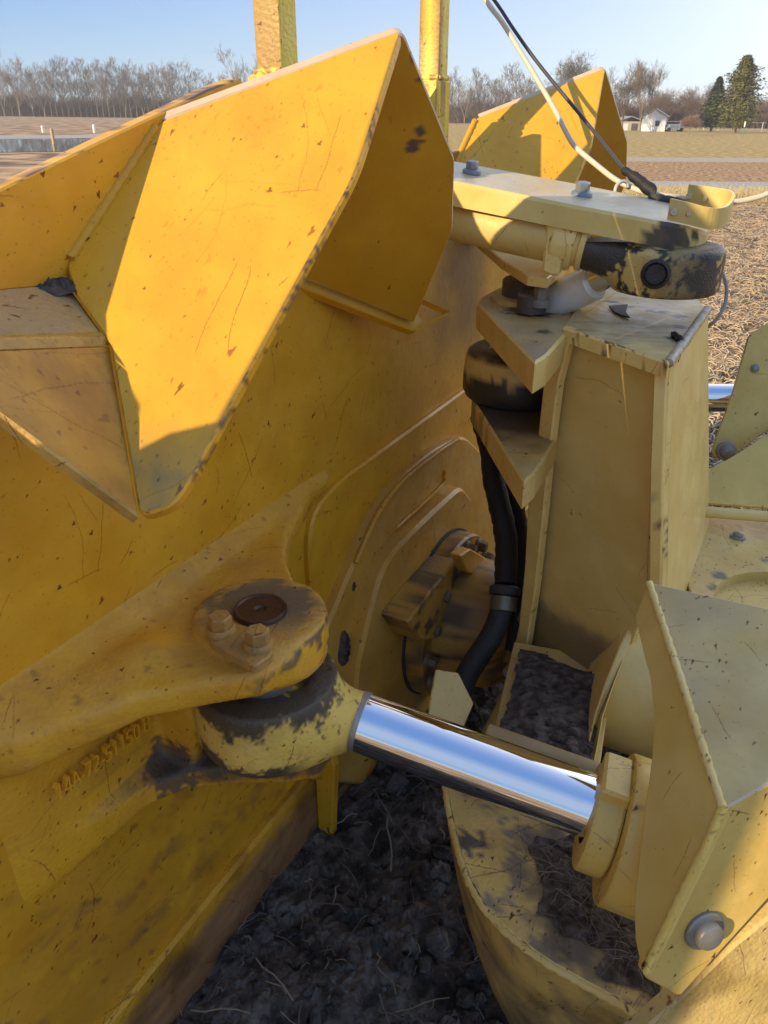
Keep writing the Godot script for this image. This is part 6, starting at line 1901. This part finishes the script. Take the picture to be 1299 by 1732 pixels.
# ---------------------------------------------------------------- hoses and cables
func build_hoses_and_cables() -> void:
	var black := func(p: Vector3, n: Vector3) -> Color: return Color(0.016, 0.016, 0.018) * (1.0 + 0.5 * fb(p, 30.0))
	var t := thing("hydraulic_hose", "left black wrapped hydraulic hose hanging behind the tower, with a grey clamp", "hose", Vector3.ZERO, "black hydraulic hoses by the tower")
	var hm := MB.new()
	tube(hm, wob(spline(PackedVector3Array(PackedVector3Array([Vector3(0.1988, 0.7466, -1.5149), Vector3(0.2159, 0.6977, -1.4897), Vector3(0.2277, 0.6247, -1.4295), Vector3(0.2391, 0.5697, -1.3786), Vector3(0.2459, 0.5217, -1.3426), Vector3(0.2388, 0.4748, -1.2846)])), 8)), wraps(41, 0.0215), 18, black)
	obj("hose", hm, M.rubber, t)
	var lower := MB.new()
	tube(lower, spline(PackedVector3Array(PackedVector3Array([Vector3(0.2353, 0.4593, -1.2766), Vector3(0.2268, 0.4289, -1.2497), Vector3(0.2093, 0.399, -1.223), Vector3(0.1783, 0.3646, -1.1939), Vector3(0.1544, 0.3356, -1.1678), Vector3(0.1386, 0.2954, -1.147)])), 8), 0.0225, 18, func(p, n): return Color(0.030, 0.030, 0.033) * (1.0 + 0.3 * fb(p, 20.0)))
	obj("lower_hose", lower, M.rubber, t)
	var c0 := Vector3(0.2326, 0.4351, -1.2529)
	var c1 := Vector3(0.2388, 0.48, -1.2873)
	var cl := MB.new()
	lathe(cl, c0, (c1 - c0).normalized(), [Vector2(0.024, 0.0), Vector2(0.0265, 0.001), Vector2(0.0265, 0.028), Vector2(0.024, 0.029)], 30, flat(Color(0.19, 0.18, 0.15)))
	obj("clamp", cl, M.steel, t)
	var cr := MB.new()
	lathe(cr, c0, (c1 - c0).normalized(), [Vector2(0.0285, 0.031), Vector2(0.0305, 0.034), Vector2(0.0305, 0.046), Vector2(0.024, 0.050)], 30, flat(Color(0.04, 0.04, 0.042)))
	obj("clamp_ring", cr, M.rubber, t)
	var u := thing("hydraulic_hose", "right black hydraulic hose, close against the tower's edge", "hose", Vector3.ZERO, "black hydraulic hoses by the tower")
	var h2 := MB.new()
	tube(h2, wob(spline(PackedVector3Array(PackedVector3Array([Vector3(0.2384, 0.6957, -1.5111), Vector3(0.2558, 0.6296, -1.4771), Vector3(0.2689, 0.5791, -1.4397), Vector3(0.2771, 0.5292, -1.4027), Vector3(0.2784, 0.4744, -1.3519), Vector3(0.2725, 0.4107, -1.2965), Vector3(0.2654, 0.3365, -1.2582)])), 8)), wraps(49, 0.020), 18, black)
	obj("hose", h2, M.rubber, u)
	# pale cable and black cable that drop from above to the cover's end
	var w := thing("cable", "pale cream cable running down to the cover's end and on to the right", "cable")
	var cream := func(p: Vector3, n: Vector3) -> Color: return Color(0.62, 0.54, 0.42) * (1.0 + 0.08 * fb(p, 14.0))
	var wm := MB.new()
	tube(wm, spline(PackedVector3Array(PackedVector3Array([Vector3(0.1308, 1.571, -1.7379), Vector3(0.1873, 1.4842, -1.693), Vector3(0.2177, 1.4475, -1.6741), Vector3(0.2524, 1.3973, -1.6482), Vector3(0.285, 1.3491, -1.6233), Vector3(0.3132, 1.3057, -1.6009), Vector3(0.3347, 1.2645, -1.5684), Vector3(0.3484, 1.2438, -1.5465), Vector3(0.3776, 1.2171, -1.4989), Vector3(0.4001, 1.1979, -1.4553), Vector3(0.4244, 1.186, -1.4266), Vector3(0.4512, 1.1789, -1.4117), Vector3(0.4913, 1.1735, -1.4089), Vector3(0.5455, 1.1681, -1.4174), Vector3(0.6004, 1.1644, -1.4267), Vector3(0.6411, 1.1707, -1.43), Vector3(0.6716, 1.1797, -1.4346), Vector3(0.7689, 1.2007, -1.4567)])), 5), 0.0046, 10, cream)
	obj("sheath", wm, M.cable, w)
	var loop := MB.new()
	tube(loop, spline(PackedVector3Array(PackedVector3Array([Vector3(0.3881, 1.1816, -1.4018), Vector3(0.3911, 1.1913, -1.4068), Vector3(0.4016, 1.1971, -1.4154), Vector3(0.4111, 1.1958, -1.4204), Vector3(0.4147, 1.1882, -1.4221)])), 5), 0.003, 8, flat(Color(0.5, 0.47, 0.42)))
	obj("tie", loop, M.cable, w)
	var k := thing("cable", "thin black cable crossing the sky, taped where it meets the cover", "cable")
	var km := MB.new()
	tube(km, spline(PackedVector3Array(PackedVector3Array([Vector3(0.1457, 1.5588, -1.7766), Vector3(0.2082, 1.4893, -1.7407), Vector3(0.2422, 1.4408, -1.7044), Vector3(0.2813, 1.3889, -1.6664), Vector3(0.3208, 1.3394, -1.6183), Vector3(0.3591, 1.2932, -1.572), Vector3(0.3881, 1.2524, -1.5172), Vector3(0.4103, 1.2189, -1.4661), Vector3(0.4264, 1.2022, -1.435)])), 5), 0.0033, 10, flat(Color(0.05, 0.05, 0.06)))
	obj("sheath", km, M.cable, k)
	var tape := MB.new()
	tube(tape, wob(spline(PackedVector3Array(PackedVector3Array([Vector3(0.4108, 1.2137, -1.4578), Vector3(0.4179, 1.2081, -1.4436), Vector3(0.4308, 1.1998, -1.4281), Vector3(0.4435, 1.1891, -1.4113), Vector3(0.4557, 1.1807, -1.4014)])), 6)), [0.003, 0.0045, 0.006, 0.007, 0.0075, 0.007, 0.0065, 0.007, 0.008, 0.009, 0.0095, 0.009, 0.009, 0.0095, 0.010, 0.0105, 0.010, 0.010, 0.0105, 0.011, 0.011, 0.0105, 0.009, 0.007, 0.004], 10, flat(Color(0.014, 0.014, 0.015)))
	obj("tape_wrap", tape, M.rubber, k)
	var rag := MB.new()
	tube(rag, spline(PackedVector3Array(PackedVector3Array([Vector3(0.4406, 1.1768, -1.3825), Vector3(0.4604, 1.1738, -1.3753), Vector3(0.483, 1.1717, -1.3686), Vector3(0.4976, 1.1679, -1.361)])), 5), [0.006, 0.007, 0.006, 0.007, 0.008, 0.007, 0.006, 0.0065, 0.006, 0.005, 0.006, 0.005, 0.004, 0.004, 0.003, 0.002], 8, flat(Color(0.06, 0.06, 0.065)))
	obj("tape_wrap", rag, M.rubber, k)
	var g := thing("cable", "thin grey cable looping behind the black cylinder eye", "cable")
	var gm := MB.new()
	tube(gm, spline(PackedVector3Array(PackedVector3Array([Vector3(0.5785, 1.0726, -1.4581), Vector3(0.5978, 1.0612, -1.4522), Vector3(0.6128, 1.0421, -1.4424), Vector3(0.6203, 1.0174, -1.4296), Vector3(0.617, 0.9917, -1.4164), Vector3(0.6021, 0.968, -1.4041), Vector3(0.5911, 0.9487, -1.4167), Vector3(0.581, 0.924, -1.4489)])), 6), 0.0034, 8, flat(Color(0.30, 0.29, 0.27)))
	obj("sheath", gm, M.cable, g)

func wob(pts: PackedVector3Array) -> PackedVector3Array:
	for i in pts.size(): pts[i] += Vector3(fb(pts[i], 14.0), 0, fb(pts[i] + Vector3(3, 0, 0), 14.0)) * 0.004
	return pts

# radii of a hose bound in overlapping tape
func wraps(n: int, r: float) -> PackedFloat32Array:
	var out := PackedFloat32Array()
	for i in n: out.append(r * (1.0 + 0.10 * fmod(i * 0.37, 1.0) + 0.06 * fb(Vector3(i * 0.7, r * 900.0, 0), 1.0)))
	return out

# ---------------------------------------------------------------- straw, clods
func stalk_mesh(bend: float) -> ArrayMesh:
	var mb := MB.new()
	tube(mb, PackedVector3Array([Vector3(-0.5, 0, 0), Vector3(-0.25, bend * 0.7, 0.03), Vector3(0.0, bend, 0.02), Vector3(0.25, bend * 0.8, -0.03), Vector3(0.5, 0, 0.05)]), 0.022, 3, flat(Color.WHITE), false)
	return mb.mesh()

func scatter(called: String, mesh: Mesh, m: Material, at: Array, label: String) -> void:
	var mm := MultiMesh.new()
	mm.transform_format = MultiMesh.TRANSFORM_3D
	mm.use_colors = true
	mm.mesh = mesh
	mm.instance_count = at.size()
	for i in at.size():
		mm.set_instance_transform(i, at[i][0])
		mm.set_instance_color(i, at[i][1])
	var o := MultiMeshInstance3D.new()
	o.name = called
	o.multimesh = mm
	o.material_override = m
	add_child(o, true)
	tag(o, label, "", "", "stuff")

func stalk_at(p: Vector3, length: float, wide: float, tilt: float, k: Color) -> Array:
	var b := Basis.from_euler(Vector3(rng.randf_range(-tilt, tilt), rng.randf() * TAU, rng.randf_range(-tilt, tilt)))
	return [Transform3D(b * Basis.from_scale(Vector3(length, wide, wide)), p), k]

func build_litter() -> void:
	# stalks lying on the shaded soil under the machine
	var under := []
	for i in 2200:
		var x := rng.randf_range(-0.5, 1.1)
		var z := rng.randf_range(-2.3, -0.2)
		if fb(Vector3(x, 3, z), 2.2) + 0.25 < rng.randf() * 0.6: continue
		var g := rng.randf_range(0.6, 1.1)
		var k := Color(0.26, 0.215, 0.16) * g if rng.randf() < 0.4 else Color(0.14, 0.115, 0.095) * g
		under.append(stalk_at(gp(x, z, 0.035 + 0.03 * rng.randf()), 0.015 + 0.12 * pow(rng.randf(), 2.5), rng.randf_range(0.025, 0.09), 0.35, k))
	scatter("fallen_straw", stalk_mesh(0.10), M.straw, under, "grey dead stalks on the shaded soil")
	# a faceted crumb of soil: a rough ball, every face flat
	var ball := MB.new()
	lathe(ball, Vector3.ZERO, UP, [Vector2(0.0, -0.7), Vector2(0.6, -0.55), Vector2(0.98, -0.1), Vector2(0.85, 0.4), Vector2(0.45, 0.72), Vector2(0.0, 0.8)], 9, flat(Color.WHITE))
	for i in ball.v.size(): ball.v[i] *= 1.0 + 0.5 * nz.get_noise_3dv(ball.v[i] * 1.3) + 0.25 * nz.get_noise_3dv(ball.v[i] * 4.0)
	var clod := MB.new()
	for i in range(0, ball.ix.size(), 3):
		var q := [ball.v[ball.ix[i]], ball.v[ball.ix[i + 1]], ball.v[ball.ix[i + 2]]]
		var n: Vector3 = ((q[1] - q[0]) as Vector3).cross(q[2] - q[0])
		if n.length() < 1e-9: continue
		n = n.normalized()
		if n.dot(q[0]) < 0.0: n = -n
		clod.tri(clod.vert(q[0], n, Color.WHITE), clod.vert(q[1], n, Color.WHITE), clod.vert(q[2], n, Color.WHITE))
	var clods := []
	for i in 5200:
		var x := rng.randf_range(-0.6, 1.1)
		var z := rng.randf_range(-2.4, -0.1)
		var r := 0.0025 + 0.030 * pow(rng.randf(), 7.0)
		var b := Basis.from_euler(Vector3(rng.randf() * TAU, rng.randf() * TAU, rng.randf() * TAU)) * Basis.from_scale(Vector3(r, r * rng.randf_range(0.6, 1.0), r * rng.randf_range(0.7, 1.2)))
		var t := rng.randf_range(0.08, 0.22)
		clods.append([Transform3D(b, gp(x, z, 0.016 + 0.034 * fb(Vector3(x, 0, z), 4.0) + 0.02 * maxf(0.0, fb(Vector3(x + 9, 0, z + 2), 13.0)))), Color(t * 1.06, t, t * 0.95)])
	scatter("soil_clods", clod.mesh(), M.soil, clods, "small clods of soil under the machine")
	# straw over the sunlit field to the right and beyond
	var field := []
	for i in 42000:
		var d := 2.6 + 15.0 * pow(rng.randf(), 1.5)
		var a := rng.randf_range(-0.1, 0.75)
		var p := gp(sin(a) * d, -cos(a) * d, 0.004 + 0.012 * rng.randf())
		var g := rng.randf_range(0.75, 1.15)
		var k := Color(0.60, 0.47, 0.30) * g if rng.randf() < 0.8 else Color(0.22, 0.17, 0.13) * g
		field.append(stalk_at(p, rng.randf_range(0.03, 0.13), rng.randf_range(0.08, 0.22), 0.22, k))
	scatter("field_straw", stalk_mesh(0.12), M.straw, field, "chopped pale straw lying over the field")
	var dry := []
	for i in 5000:
		var f := rng.randf()
		var p: Vector3 = (Vector3(1.6539, -0.0487, -15.4795)).lerp(Vector3(9.3949, -0.1244, -15.5245), f) + Vector3(0, 0, rng.randf_range(-0.8, 0.9))
		var b := Basis.from_euler(Vector3(rng.randf_range(-0.5, 0.5), rng.randf() * TAU, PI / 2 + rng.randf_range(-0.5, 0.5)))
		dry.append([Transform3D(b * Basis.from_scale(Vector3(rng.randf_range(0.08, 0.28), 0.12, 0.12)), p + Vector3(0, 0.06, 0)), Color(0.62, 0.50, 0.24) * rng.randf_range(0.7, 1.1)])
	scatter("verge_grass", stalk_mesh(0.12), M.straw, dry, "tufts of dry grass along the gravel lane")
	# straw caught on the frame's dirt
	var fs := []
	for i in 160:
		var p: Vector3 = (Vector3(0.2375, 0.36, -0.7614)).lerp(Vector3(0.3143, 0.36, -0.5893), rng.randf()) + Vector3(rng.randfn() * 0.03, 0.004, rng.randfn() * 0.02)
		fs.append(stalk_at(p, rng.randf_range(0.008, 0.05), rng.randf_range(0.010, 0.03), 0.25, Color(0.24, 0.19, 0.14) * rng.randf_range(0.4, 1.2)))
	scatter("caught_straw", stalk_mesh(0.15), M.straw, fs, "bits of straw on the dirt of the frame nose")
